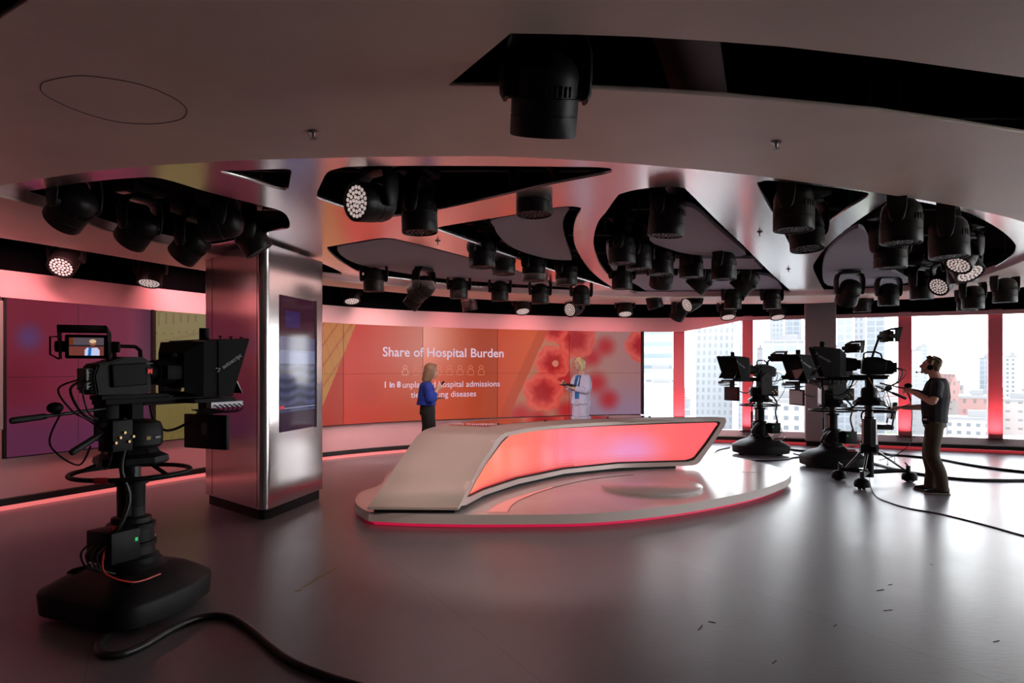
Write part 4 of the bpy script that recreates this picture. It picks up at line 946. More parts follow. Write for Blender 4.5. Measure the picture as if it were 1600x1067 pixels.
    if dolly is None:
        bm = B(); torus(bm, (0, 0.217, 1.40+z), 0.035, 0.006, 24, 8, (0, 1, 0)); obj('tilt_knob', bm, m_steelb, hd, 60)
        bm = B(); box(bm, (-0.20, 0.12*logo_side, 1.20+z), (0.14, 0.14, 0.20), None, 0.01); obj('drive_module', bm, m_cam, hd, 30)
        bm = B()
        for k in range(5): cyl(bm, (-0.255+0.03*k, 0.19*logo_side, 1.16+z+0.03*(k % 3)), (-0.255+0.03*k, 0.205*logo_side, 1.16+z+0.03*(k % 3)), 0.009, seg=10)
        obj('sockets', bm, M('brass_socket', (0.35, 0.22, 0.10), 0.35, 0.8), hd)
    if detail:
        bm = B(); box(bm, (0.055, -0.186, 1.168+z), (0.05, 0.004, 0.012), Matrix.Rotation(0.28, 3, 'Z')); obj('pale_label', bm, m_logo, hd)
        bm = B(); box(bm, (-0.02, -0.192, 1.168+z), (0.03, 0.004, 0.022)); obj('yellow_label', bm, M('label_yellow', (0.35, 0.24, 0.03), 0.5), hd)
    bm = B(); box(bm, (0.16, 0, 1.41+z), (0.78, 0.14, 0.035), None, 0.006); box(bm, (0.0, 0, 1.44+z), (0.5, 0.12, 0.03), None, 0.005); obj('cradle_plate', bm, m_cam2, t, 30)
    for s in (-1, 1):
        bm = B(); tube(bm, [(0.05, s*0.055, 1.385+z), (0.70, s*0.055, 1.385+z)], 0.009, 8); obj('support_rod', bm, m_steelb, t)
    # --- camera body (side outline extruded with bevel)
    prof = [(-0.29, 1.46), (-0.31, 1.58), (-0.28, 1.655), (-0.20, 1.67), (-0.10, 1.705), (0.04, 1.705), (0.09, 1.67), (0.10, 1.47), (0.04, 1.455)]
    bm = B(); quadplate(bm, [Vector((x, -0.075, zz+z)) for x, zz in prof], 0.15, (0, 1, 0)); bmesh.ops.recalc_face_normals(bm, faces=bm.faces)
    bmesh.ops.bevel(bm, geom=list(bm.edges), offset=0.010, segments=2, affect='EDGES'); cb = obj('camera_body', bm, m_cam, t, 35)
    bm = B(); tube(bm, [(-0.17, 0, 1.66+z), (-0.15, 0, 1.745+z), (-0.09, 0, 1.775+z), (0.03, 0, 1.775+z), (0.065, 0, 1.75+z), (0.07, 0, 1.68+z)], [(0.016, 0.012)]*6, 8, side=(0, 1, 0)); obj('handle', bm, m_cam2, cb, 50)
    for s in (-1, 1):
        bm = B(); box(bm, (-0.08, s*0.085, 1.585+z), (0.25, 0.03, 0.15), Matrix.Rotation(-0.06, 3, 'Y'), 0.02, 3); obj('side_panel', bm, M('camera_grey', (0.012, 0.012, 0.013), 0.6, spec=0.14), cb, 35)
        bm = B(); box(bm, (0.06, s*0.101, 1.61+z), (0.055, 0.004, 0.055)); obj('number_plate', bm, m_cam2, cb)
    if detail:
        text_obj('camera_number', 'M', 0.045, M('red_number', (0.6, 0.02, 0.02), .5, emit=(0.8, 0.02, 0.02), es=0.35), cb, (0.06, -0.1045, 1.594+z), (1, 0, 0), (0, 0, 1), 0.002)
        text_obj('maker_mark', 'SONY', 0.018, m_logo, cb, (0.06, -0.1045, 1.655+z), (1, 0, 0), (0, 0, 1))
    bm = B()
    for i in range(7):
        for j in range(2): cyl(bm, (-0.30, -0.05+0.1*j, 1.48+z+i*0.022), (-0.32, -0.05+0.1*j, 1.48+z+i*0.022), 0.009, seg=8)
    box(bm, (-0.32, 0.0, 1.56+z), (0.05, 0.09, 0.14), None, 0.008); obj('rear_connectors', bm, m_steelb, cb)
    for k in range(3):
        y = -0.07+0.05*k; bm = B(); tube(bm, catmull([(-0.33, y, 1.56+z), (-0.40-0.03*k, y*1.4, 1.50+z), (-0.37, y*1.5, 1.36+z), (-0.28, y, 1.30+z), (-0.16, y*0.5+0.05, 1.22+z)], 6), 0.006+0.002*(k == 1), 6); obj('rear_cable', bm, m_cable, cb, 60)
    # lens
    bm = B(); cyl(bm, (0.11, 0, 1.60+z), (0.17, 0, 1.60+z), 0.065, seg=24); cyl(bm, (0.16, 0, 1.60+z), (0.32, 0, 1.60+z), 0.085, 0.105, seg=28); cyl(bm, (0.32, 0, 1.60+z), (0.40, 0, 1.60+z), 0.115, seg=28); box(bm, (0.24, -0.095, 1.60+z), (0.12, 0.06, 0.10), None, .01); obj('lens', bm, m_cam2, t, 35)
    # prompter hood: cloth box behind, flared panels in front
    def sect(x, hw, zb_, zt_): return [Vector((x, -hw, zb_+z)), Vector((x, hw, zb_+z)), Vector((x, hw, zt_+z)), Vector((x, -hw, zt_+z))]
    secs = [sect(0.31, 0.13, 1.46, 1.74), sect(0.40, 0.22, 1.43, 1.82), sect(0.52, 0.25, 1.42, 1.83)]
    bm = B(); rings(bm, secs, True, False); bmesh.ops.recalc_face_normals(bm, faces=bm.faces)
    bmesh.ops.solidify(bm, geom=list(bm.faces), thickness=0.006); hb = obj('prompter_box', bm, m_hood, t)
    for s in (-1, 1):
        bm = B(); quadplate(bm, [(0.50, s*0.25, 1.42+z), (0.61, s*0.27, 1.42+z), (0.755, s*0.29, 1.85+z), (0.50, s*0.25, 1.83+z)], 0.005, (0, s, 0)); sd = obj('hood_side', bm, m_hood, t)
        if True:
            ex = Vector((1, -0.161, 0.62)) if s < 0 else Vector((-1, -0.161, -0.58))
            ex.normalize(); nrm = Vector((-0.161, s*1.0, 0)).normalized(); ey = nrm.cross(ex); ey = ey if ey.z > 0 else -ey
            c0 = Vector((0.61, s*(0.25+0.045*0.11/0.28)+s*0.011, 1.67+z))
            tx = text_obj('maker_logo', 'autoscript', 0.044, m_logo, sd, c0, ex, ey, 0.0008)
            st = c0-ex*0.14+ey*0.005; bm = B(); tube(bm, [st, st+ex*0.03-ey*0.0+ey*0.012, st+ey*0.032+ex*0.0], [(0.005, 0.001)]*3, 4, side=ey); obj('logo_arrow', bm, m_logo, sd)
    bm = B(); quadplate(bm, [(0.50, -0.25, 1.83+z), (0.755, -0.29, 1.85+z), (0.755, 0.29, 1.85+z), (0.50, 0.25, 1.83+z)], 0.005, (0, 0, 1)); tp = obj('hood_top', bm, m_hood, t)
    for x in (0.42, 0.53, 0.63, 0.73):
        bm = B(); y = -0.26; zt_ = 1.845+z if x > .5 else 1.825+z; cyl(bm, (x, y+.02, zt_), (x, y+.02, zt_+0.015), 0.006, seg=8); cyl(bm, (x, y+.02, zt_+0.013), (x, y+.02, zt_+0.02), 0.014, seg=10); obj('thumb_screw', bm, m_cam2, tp)
    bm = B(); cyl(bm, (0.60, 0.0, 1.845+z), (0.60, 0.0, 1.93+z), 0.036, seg=18); torus(bm, (0.56, -0.03, 1.89+z), 0.025, 0.003, 16, 6); obj('tally_lamp', bm, m_cam2, tp, 40)
    bm = B(); quadplate(bm, [(0.52, -0.24, 1.80+z), (0.52, 0.24, 1.80+z), (0.74, 0.24, 1.44+z), (0.74, -0.24, 1.44+z)][::1], 0.004, (0.7, 0, 0.5)); obj('prompter_glass', bm, M('prompter_mirror', (0.02, 0.02, 0.022), 0.05, spec=0.8), t)
    # tray, electronics and talent monitor
    bm = B(); box(bm, (0.52, 0, 1.395+z), (0.38, 0.42, 0.03), None, 0.006); tr = obj('prompter_tray', bm, m_cam2, t, 30)
    bm = B(); box(bm, (0.62, -0.19, 1.36+z), (0.30, 0.05, 0.045), None, 0.004)
    tray_e = obj('connector_strip', bm, M('dull_silver', (0.22, 0.21, 0.23), 0.4, 0.6), tr)
    bm = B()
    for k in range(6): tube(bm, catmull([(0.50+0.045*k, -0.215, 1.36+z), (0.51+0.045*k, -0.25, 1.33+z), (0.49+0.04*k, -0.20, 1.30+z), (0.40+0.03*k, -0.1, 1.33+z)], 4), 0.005, 5)
    obj('tray_leads', bm, m_cable, tr)
    mon = B(); box(mon, (0.62, 0, 1.15+z), (0.03, 0.44, 0.26), None, 0.008); mo = obj('talent_monitor', mon, m_cam, t, 30)
    bm = B(); box(bm, (0.637, 0, 1.15+z), (0.004, 0.40, 0.22)); obj('monitor_screen', bm, M('screen_off_daylit', (0.5, 0.5, 0.52), 0.4) if monitor_daylit else M('screen_black', (0.01, 0.01, 0.012), 0.1), mo)  # window light on the switched-off screen is put into its pale grey
    bm = B(); box(bm, (0.603, 0.0, 1.17+z), (0.004, 0.06, 0.09)); obj('rating_plate', bm, M('plate_dark', (0.04, 0.04, 0.045), 0.4), mo)
    bm = B(); box(bm, (0.61, 0, 1.33+z), (0.03, 0.12, 0.1), None, .005); obj('monitor_bracket', bm, m_cam2, mo)
    bm = B(); tube(bm, catmull([(0.72, 0.10, 1.37+z), (0.60, 0.16, 1.22+z), (0.40, 0.16, 1.17+z), (0.26, 0.12, 1.28+z), (0.22, 0.10, 1.38+z)], 6), 0.010, 8); obj('sagging_cable', bm, m_cable, t, 60)
    # viewfinder
    V = Vector((vf[0], vf[1], vf[2]+z)); rot = Matrix.Rotation(vfyaw, 3, 'Z')
    def L(x, y, zz): return V+rot @ Vector((x, y, zz))
    bm = B(); box(bm, L(0, 0, 0), (0.07, 0.24, 0.15), rot, 0.01); vfo = obj('viewfinder', bm, m_cam2, t, 30)
    bm = B(); quadplate(bm, [L(-0.035, -0.135, 0.085), L(-0.035, 0.135, 0.085), L(-0.15, 0.130, 0.125), L(-0.15, -0.130, 0.125)], 0.004, (0, 0, 1))
    for s in (-1, 1): quadplate(bm, [L(-0.035, s*0.133, -0.08), L(-0.035, s*0.133, 0.085), L(-0.15, s*0.13, 0.125), L(-0.10, s*0.13, -0.075)], 0.004, rot @ Vector((0, s, 0)))
    obj('viewfinder_hood', bm, m_cam2, vfo)
    nu, nv = (90, 54) if vfpic else (4, 4); bm = B(); cl = bm.loops.layers.float_color.new('picture'); Gd = [[bm.verts.new(L(-0.0365, 0.095-0.19*i/nu, -0.056+0.112*j/nv)) for j in range(nv+1)] for i in range(nu+1)]
    for i in range(nu):
        for j in range(nv):
            f = bm.faces.new((Gd[i][j], Gd[i+1][j], Gd[i+1][j+1], Gd[i][j+1])); u, v = (i+.5)/nu, (j+.5)/nv
            if vfpic:
                c = (118, 60, 52) if v < .5 else (90, 76, 84)
                if .5 < v < .6: c = (40, 34, 40)
                if u < .12 and v > .6: c = (110, 50, 25)
                if v < .45 and abs(u-.66) < .22-.08*max(0, v-.3)/.15: c = (205, 210, 245)
                if v < .45 and abs(u-.59-.05*(v-.2)) < .045: c = (30, 110, 190)
                if .42 < v < .52 and abs(u-.66) < .05: c = (120, 70, 60)
                if math.hypot(u-.68, (v-.68)*.75) < .10: c = (150, 90, 75)
                if math.hypot(u-.68, (v-.80)*.9) < .10: c = (225, 190, 150)
            else: c = (14, 14, 18)
            for l in f.loops: l[cl] = (*lin(c), 1)
    obj('viewfinder_screen', bm, picture_mat('viewfinder_picture', 0.9, 0.1), vfo)
    for s in (-1, 1): bm = B(); cyl(bm, L(0.0, s*0.12, 0.0), L(0.0, s*0.175, 0.0), 0.035, seg=18); obj('focus_knob', bm, m_cam, vfo, 40)
    bm = B(); tube(bm, [L(-0.02, 0.14, 0.06), L(-0.02, 0.20, 0.06), L(-0.02, 0.20, -0.05), L(-0.02, 0.15, -0.08)], 0.006, 6); obj('viewfinder_yoke', bm, m_cam, vfo, 40)
    bm = B(); tube(bm, [L(0.04, -0.05, -0.02), L(0.08, -0.06, -0.03), Vector((V.x+0.16, -0.02, 1.76+z)), Vector((V.x+0.18, 0, 1.70+z))], 0.016, 8); obj('viewfinder_arm', bm, m_cam2, vfo, 60)
    # pan bars
    for (s0, e) in bars:
        s0, e = Vector(s0), Vector(e); d = (e-s0).normalized(); bm = B(); tube(bm, [s0, e], 0.011, 8); pb_ = obj('pan_bar', bm, m_steelb, t, 60)
        bm = B(); tube(bm, [e-d*0.20, e-d*0.19, e-d*0.01, e], [0.014, 0.019, 0.021, 0.016], 12); obj('grip', bm, m_rubber, pb_, 60)
        bm = B(); ball(bm, e-d*0.25+Vector((0, 0, 0.045)), 0.045, (1.1, 0.8, 0.8)); cyl(bm, e-d*0.27, e-d*0.27+Vector((0, 0, 0.04)), 0.014); obj('zoom_control', bm, m_cam, pb_, 50)
        bm = B(); tube(bm, catmull([e-d*0.28, e-d*0.22+Vector((0, 0, -0.18)), (-0.26, s0.y*1.3, 1.0+z), (-0.20, s0.y, 1.12+z)], 6), 0.006, 6); obj('control_cable', bm, m_cable, pb_, 60)
    return t
yawL = math.radians(66)
cam_l = studio_camera((-2.565, 4.6, 0), yawL, 'large dark pedestal camera in the left foreground showing a blonde woman in its viewfinder', vf=(-0.30, 0.00, 1.765), vfyaw=math.radians(44), vfpic=True,
    bars=[((-0.10, 0.12, 1.36), (-0.66, 0.17, 1.315)), ((-0.12, -0.10, 1.30), (-0.50, -0.14, 1.12))], red=True, logo_side=-1)
cam_b = studio_camera((4.70, 12.95, 0), math.atan2(-0.30, -0.95), 'pedestal camera farthest back, between the desk and the windows', vf=(-0.36, 0.03, 1.83), vfyaw=0.25, bars=[((-0.12, 0.12, 1.36), (-0.68, 0.14, 1.46))])
cam_c = studio_camera((5.30, 11.3, 0), math.atan2(-0.12, -0.98), 'pedestal camera in front of the grey square column, behind the operated one', vf=(-0.34, 0.02, 1.96), vfyaw=0.3, bars=[], monitor_daylit=True)
bm = B(); 
cam_d = studio_camera((5.02, 9.6, 0), math.atan2(0.30, -0.95), 'camera on a wheeled dolly held by the operator in the black t-shirt', dz=0.08, vf=(-0.22, 0.0, 1.99), vfyaw=0.35, bars=[((-0.12, 0.10, 1.42), (-0.60, 0.50, 1.30)), ((-0.10, -0.12, 1.38), (-0.50, -0.16, 1.20))],
    dolly=[(4.76, 9.90, 0), (4.72, 9.20, 0), (5.66, 9.75, 0)], monitor_daylit=True, ringR=0.34, ringz=1.05)
# ---------------------------------------------------------------- people
m_skin = M('skin', (0.50, 0.27, 0.19), 0.5); m_skin2 = M('skin_fair', (0.62, 0.36, 0.27), 0.5)
m_eye = M('eye_dark', (0.03, 0.02, 0.02), 0.2); m_lip = M('lips', (0.45, 0.12, 0.11), 0.45)
def limb(bm, P, r, side=(0, 1, 0), seg=14):
    P = [Vector(p) for p in P]; n = len(P)
    Pd = catmull(P, 4); rr = []
    for i in range(len(Pd)):
        k = i/4; a = min(int(k), n-1); b = min(a+1, n-1); t = k-a
        ra, rb = [(x if isinstance(x, tuple) else (x, x)) for x in (r[a], r[b])]
        rr.append((ra[0]+(rb[0]-ra[0])*t, ra[1]+(rb[1]-ra[1])*t))
    tube(bm, Pd, rr, seg, side=side)
def head_shape(bm, c, R, k=1.0):
    def P(x, y, z): return Vector(c)+R @ (Vector((x, y, z))*k)
    ball(bm, P(-0.008, 0, 0.035), 0.1, (0.98*k, 0.78*k, 0.90*k), 24, R)
    limb(bm, [P(0.02, 0, 0.05), P(0.034, 0, 0.0), P(0.040, 0, -0.05), P(0.048, 0, -0.098)], [(0.072*k, 0.062*k), (0.066*k, 0.056*k), (0.054*k, 0.045*k), (0.026*k, 0.028*k)], R @ Vector((0, 1, 0)))
    limb(bm, [P(-0.02, 0, -0.02), P(0.01, 0, -0.055), P(0.055, 0, -0.085)], [(0.06*k, 0.06*k), (0.055*k, 0.045*k), (0.03*k, 0.028*k)], R @ Vector((0, 1, 0)))
    limb(bm, [P(0.088, 0, 0.022), P(0.102, 0, 0.0), P(0.114, 0, -0.022), P(0.098, 0, -0.032)], [0.009*k, 0.011*k, 0.015*k, 0.012*k], R @ Vector((0, 1, 0)), 10)
    limb(bm, [P(0.084, 0.038, 0.034), P(0.092, 0.0, 0.034), P(0.084, -0.038, 0.034)], [0.010*k, 0.013*k, 0.010*k], R @ Vector((0, 0, 1)), 8)
    for s in (-1, 1):
        ball(bm, P(0.080, s*0.022, -0.062), 0.015*k, (1, 1.2, 0.6), 10, R); ball(bm, P(0.0, s*0.078, 0.0), 0.026*k, (0.6, 0.35, 1.1), 10, R); ball(bm, P(0.062, s*0.038, -0.018), 0.024*k, (1, 1, 0.9), 10, R)
    ball(bm, P(0.088, 0, -0.060), 0.016*k, (0.8, 1.4, 0.7), 10, R); ball(bm, P(0.080, 0, -0.094), 0.018*k, (1, 1.1, 0.8), 10, R)
def face_parts(parent, c, R, k=1.0, lips=True):
    def P(x, y, z): return Vector(c)+R @ (Vector((x, y, z))*k)
    for s in (-1, 1):
        bm = B(); ball(bm, P(0.083, s*0.031, 0.010), 0.010*k, (0.8, 1.3, 0.7), 10, R); obj('eye', bm, m_eye, parent, 90)
        bm = B(); limb(bm, [P(0.092, s*0.014, 0.032), P(0.092, s*0.032, 0.038), P(0.080, s*0.048, 0.034)], [0.004*k]*3, R @ Vector((0, 0, 1)), 6); obj('eyebrow', bm, M('brow', (0.10, 0.05, 0.03), 0.8), parent)
    if lips: bm = B(); limb(bm, [P(0.088, 0.021, -0.062), P(0.101, 0, -0.061), P(0.088, -0.021, -0.062)], [0.005*k, 0.008*k, 0.005*k], R @ Vector((0, 0, 1)), 8); obj('lips', bm, m_lip, parent, 90)
def hand_shape(bm, wrist, d, up, thumb, curl=0.5, k=1.0):
    "d along the hand, up = back-of-hand normal, thumb = side the thumb is on"
    d = Vector(d).normalized(); up = Vector(up); up = (up-d*up.dot(d)).normalized(); s = d.cross(up); s = s if s.dot(Vector(thumb)) > 0 else -s
    w0 = Vector(wrist)
    limb(bm, [w0, w0+d*0.04*k, w0+d*0.085*k], [(0.026*k, 0.018*k), (0.038*k, 0.016*k), (0.040*k, 0.013*k)], s, 12)
    for i, (o, L_) in enumerate([(0.031, 0.070), (0.0105, 0.080), (-0.0105, 0.074), (-0.031, 0.058)]):
        p = w0+d*0.08*k+s*o*k; a = curl*0.6; dirs = []; q = p; pts = [p-d*0.01]
        for j in range(3):
            ang = curl*(0.5+0.75*j); v = d*math.cos(ang)-up*math.sin(ang)+s*o*1.6; q = q+v.normalized()*L_*k*(0.42, 0.33, 0.25)[j]; pts.append(q)
        limb(bm, pts, [0.0095*k, 0.0092*k, 0.0085*k, 0.0072*k], s, 8)
    b = w0+d*0.022*k+s*0.026*k; limb(bm, [b, b+(s*0.7+d*0.7-up*0.2)*0.032*k, b+(s*0.62+d*1.3-up*0.45)*0.045*k], [0.014*k, 0.011*k, 0.008*k], up, 8)
def person(label, loc, yaw): return thing('person', label, 'person', loc, yaw)
def fused(name, bm, vox, mat, par, sm_=2): o = obj(name, remeshed(bm, vox, sm_), mat, par, 180); return o
def RY(a): return Matrix.Rotation(a, 3, 'Y')
def RZ(a): return Matrix.Rotation(a, 3, 'Z')

# --- camera operator
op = person('man in black t-shirt, olive trousers and headset reaching for the dolly camera', (5.53, 8.93, 0), PI-math.radians(31))
hc = (0.045, 0, 1.645); hR = RY(math.radians(-14))
bm = B(); head_shape(bm, hc, hR)
limb(bm, [(-0.035, 0, 1.38), (-0.02, 0, 1.46), (0.0, 0, 1.53), (0.02, 0, 1.60)], [(0.10, 0.09), (0.072, 0.076), (0.064, 0.070), (0.062, 0.068)])
limb(bm, [(0, 0, 0.90), (0.0, 0, 1.05), (-0.01, 0, 1.25), (-0.025, 0, 1.40), (-0.03, 0, 1.46)], [(0.15, 0.11), (0.14, 0.105), (0.16, 0.11), (0.15, 0.095), (0.07, 0.06)])
limb(bm, [(-0.025, 0.15, 1.40), (-0.02, 0.22, 1.36), (0.0, 0.29, 1.27), (0.03, 0.31, 1.20), (0.12, 0.22, 1.25), (0.27, 0.06, 1.325)], [0.06, 0.056, 0.048, 0.043, 0.041, 0.027], (0, 0, 1))
limb(bm, [(-0.02, -0.15, 1.40), (0.0, -0.21, 1.34), (0.05, -0.235, 1.22), (0.09, -0.235, 1.12), (0.22, -0.21, 1.10), (0.37, -0.16, 1.095)], [0.06, 0.056, 0.048, 0.042, 0.038, 0.027])
hand_shape(bm, (0.27, 0.06, 1.325), (0.75, -0.65, 0.15), (0.4, 0.6, 0.6), (0, -0.2, 1), 0.9)
hand_shape(bm, (0.37, -0.16, 1.095), (1, -0.2, -0.02), (0, 0.3, 1), (0.2, 1, 0), 0.35)
for s, kx, ax in ((1, 0.03, -0.075), (-1, 0.06, 0.045)):
    limb(bm, [(0, s*0.09, 0.93), (0.02, s*0.095, 0.75), (kx, s*0.10, 0.50), (ax*.8, s*0.105, 0.28), (ax, s*0.11, 0.07)], [0.095, 0.082, 0.056, 0.052, 0.036])
body = fused('body', bm, 0.0075, m_skin2, op)
face_parts(body, hc, hR, lips=False)
bm = B()
limb(bm, [(0.0, 0, 0.915), (0.0, 0, 1.0), (0.0, 0, 1.12), (-0.012, 0, 1.27), (-0.03, 0, 1.42), (-0.035, 0, 1.502)], [(0.170, 0.150), (0.168, 0.150), (0.176, 0.160), (0.192, 0.170), (0.182, 0.136), (0.082, 0.088)])
limb(bm, [(-0.025, 0.12, 1.415), (-0.02, 0.20, 1.385), (-0.01, 0.265, 1.31), (0.0, 0.295, 1.25)], [0.075, 0.075, 0.073, 0.080], (0, 0, 1))
limb(bm, [(-0.02, -0.12, 1.415), (0.0, -0.20, 1.365), (0.035, -0.23, 1.25), (0.05, -0.235, 1.20)], [0.075, 0.075, 0.073, 0.078])
fused('t_shirt', bm, 0.011, M('black_cotton', (0.018, 0.017, 0.024), 0.85, noise=0.15, nscale=25), op)
bm = B(); limb(bm, [(0, 0, 0.86), (0, 0, 0.92), (0, 0, 0.99)], [(0.168, 0.135), (0.165, 0.135), (0.155, 0.13)])
for s, kx, ax in ((1, 0.03, -0.075), (-1, 0.06, 0.045)):
    limb(bm, [(0, s*0.085, 0.93), (0.015, s*0.095, 0.76), (kx, s*0.10, 0.50), (ax*.7, s*0.105, 0.28), (ax, s*0.11, 0.12), (ax, s*0.11, 0.045)], [0.112, 0.106, 0.088, 0.080, 0.078, 0.084])
m_trou = M('olive_cotton', (0.050, 0.036, 0.016), 0.8, noise=0.35, nscale=6, bump=0.3); fused('trousers', bm, 0.012, m_trou, op)
for s, ax in ((1, -0.075), (-1, 0.045)):
    bm = B(); d = RZ(s*0.25)
    def Q(x, y, z): return Vector((ax, s*0.11, 0))+d @ Vector((x, y, z))
    limb(bm, [Q(-0.085, 0, 0.055), Q(-0.02, 0, 0.055), Q(0.07, 0, 0.045), Q(0.15, 0, 0.036), Q(0.195, 0, 0.030)], [(0.036, 0.04), (0.04, 0.05), (0.046, 0.036), (0.045, 0.026), (0.024, 0.016)]); sh = fused('shoe', bm, 0.009, M('shoe_black', (0.012, 0.012, 0.013), 0.5), op)
    bm = B(); limb(bm, [Q(-0.095, 0, 0.012), Q(0.02, 0, 0.012), Q(0.12, 0, 0.012), Q(0.205, 0, 0.012)], [(0.034, 0.011), (0.041, 0.011), (0.047, 0.011), (0.022, 0.011)]); obj('sole', bm, M('shoe_sole', (0.55, 0.48, 0.40), 0.6), sh, 60)
bm = B(); rnd = random.Random(3)
def HP(x, y, z): return Vector(hc)+hR @ Vector((x, y, z))
ball(bm, HP(-0.020, 0, 0.052), 0.1, (1.00, 0.85, 0.90), 24, hR); ball(bm, HP(-0.060, 0, 0.0), 0.07, (0.75, 0.98, 1.15), 16, hR)
for i in range(70):
    a = rnd.uniform(-2.4, 2.4); e = rnd.uniform(0.1, 1.4); v = Vector((-math.cos(a)*math.cos(e), math.sin(a)*math.cos(e), math.sin(e))); ball(bm, HP(-0.020+v.x*0.098, v.y*0.083, 0.052+v.z*0.088), rnd.uniform(0.012, 0.019), (1, 1, 1), 8)
for i in range(8): ball(bm, HP(0.055+rnd.uniform(-.02, .02), rnd.uniform(-.05, .05), 0.125+rnd.uniform(-.01, .012)), 0.016, (1, 1, 1), 8)
fused('hair', bm, 0.007, M('hair_brown', (0.105, 0.048, 0.020), 0.6, noise=0.4, nscale=60), op, 1)
hs = thing('headset', 'pale headband headset with black ear cup and microphone boom on the operator', 'headset', (5.53, 8.93, 0), PI-math.radians(31))
bm = B(); tube(bm, [HP(-0.005, 0.098*math.sin(a), 0.02+0.135*math.cos(a)) for a in [-1.5+3.0*i/16 for i in range(17)]], [(0.011, 0.004)]*17, 8, side=hR @ Vector((1, 0, 0))); obj('headband', bm, M('band_cream', (0.62, 0.50, 0.38), 0.4), hs, 60)
for s in (-1, 1):
    bm = B(); cyl(bm, HP(0.005, s*0.080, -0.008), HP(0.005, s*0.112, -0.008), 0.036, 0.032, 22); obj('ear_cup', bm, m_cam2, hs, 40)
bm = B(); tube(bm, catmull([HP(0.02, 0.100, -0.02), HP(0.07, 0.088, -0.075), HP(0.13, 0.05, -0.105)], 5), 0.0035, 6); ball(bm, HP(0.137, 0.045, -0.107), 0.012); obj('microphone', bm, m_cam2, hs, 60)
bp_ = thing('belt_pack', 'black belt pack with white label clipped to the operator waist', 'belt pack', (5.53, 8.93, 0), PI-math.radians(31))
bm = B(); box(bm, (0.10, 0.150, 0.955), (0.075, 0.035, 0.10), RZ(-0.5), 0.006); obj('case', bm, m_cam2, bp_)
bm = B(); box(bm, (0.109, 0.1685, 0.965), (0.045, 0.003, 0.022), RZ(-0.5)); obj('paper_label', bm, m_white, bp_)
bm = B(); tube(bm, catmull([(0.10, 0.165, 0.905), (0.105, 0.18, 0.82), (0.07, 0.17, 0.70), (0.04, 0.15, 0.66)], 5), 0.004, 6); obj('lead', bm, m_cable, bp_)

# --- woman in the blue jacket (seen from her right, facing right)
wa = person('woman with brown hair in a blue jacket and black trousers walking behind the desk', (-1.262, 10.2, ZP), math.radians(12))
hc = (0.055, 0, 1.425); hR = RY(0.10); HPk = 0.93
bm = B(); head_shape(bm, hc, hR, HPk)
limb(bm, [(-0.02, 0, 1.22), (0.0, 0, 1.29), (0.03, 0, 1.37)], [0.062, 0.048, 0.045])
limb(bm, [(0, 0, 0.80), (0.0, 0, 0.95), (-0.01, 0, 1.10), (-0.02, 0, 1.22), (-0.025, 0, 1.28)], [(0.14, 0.10), (0.12, 0.09), (0.14, 0.10), (0.13, 0.085), (0.06, 0.05)])
limb(bm, [(-0.02, -0.13, 1.23), (0.0, -0.18, 1.14), (0.02, -0.20, 1.01), (0.07, -0.18, 1.06), (0.13, -0.13, 1.16)], [0.05, 0.046, 0.040, 0.034, 0.024])
limb(bm, [(-0.02, 0.13, 1.23), (0.0, 0.18, 1.12), (0.02, 0.19, 0.99), (0.09, 0.12, 1.0), (0.16, 0.03, 1.03)], [0.05, 0.046, 0.040, 0.034, 0.024])
hand_shape(bm, (0.13, -0.13, 1.16), (0.75, 0.1, 0.65), (0.2, -1, 0), (0, 0, 1), 0.9, 0.92); hand_shape(bm, (0.16, 0.03, 1.03), (1, -0.4, 0.1), (0, 0.3, 1), (0, -1, 0), 0.6, 0.92)
for s, kx in ((1, -0.03), (-1, 0.05)): limb(bm, [(0, s*0.08, 0.84), (0.02, s*0.085, 0.62), (0.02+kx, s*0.08, 0.44), (kx, s*0.08, 0.07)], [0.09, 0.075, 0.052, 0.034])
body = fused('body', bm, 0.009, m_skin2, wa); face_parts(body, hc, hR, HPk)
bm = B(); limb(bm, [(-0.02, 0, 0.925), (-0.015, 0, 1.02), (-0.01, 0, 1.12), (-0.02, 0, 1.22), (-0.025, 0, 1.275)], [(0.175, 0.150), (0.16, 0.135), (0.165, 0.13), (0.155, 0.105), (0.07, 0.06)])
limb(bm, [(-0.02, -0.12, 1.225), (0.0, -0.185, 1.14), (0.02, -0.205, 1.01), (0.065, -0.185, 1.05), (0.10, -0.155, 1.11)], [0.068, 0.066, 0.060, 0.054, 0.050])
limb(bm, [(-0.02, 0.12, 1.225), (0.0, 0.18, 1.12), (0.02, 0.19, 0.99), (0.09, 0.12, 1.0), (0.12, 0.08, 1.015)], [0.068, 0.066, 0.060, 0.052, 0.046])
fused('jacket', bm, 0.011, M('blue_wool', (0.010, 0.040, 0.36), 0.75, noise=0.2, nscale=30), wa)
bm = B(); limb(bm, [(0, 0, 0.78), (0, 0, 0.88), (-0.005, 0, 0.97)], [(0.158, 0.122), (0.150, 0.115), (0.13, 0.10)])
for s, kx in ((1, -0.03), (-1, 0.05)): limb(bm, [(0, s*0.075, 0.84), (0.02, s*0.08, 0.62), (0.02+kx, s*0.085, 0.40), (kx, s*0.085, 0.16), (kx, s*0.085, 0.05)], [0.105, 0.098, 0.092, 0.095, 0.105])
fused('trousers', bm, 0.012, M('black_crepe', (0.010, 0.009, 0.011), 0.8), wa)
for s, kx in ((1, -0.03), (-1, 0.05)):
    bm = B(); limb(bm, [(kx-0.06, s*0.085, 0.04), (kx+0.03, s*0.085, 0.04), (kx+0.15, s*0.085, 0.02)], [(0.03, 0.035), (0.035, 0.03), (0.02, 0.014)]); obj('shoe', bm, m_cam2, wa, 60)
bm = B(); k = HPk
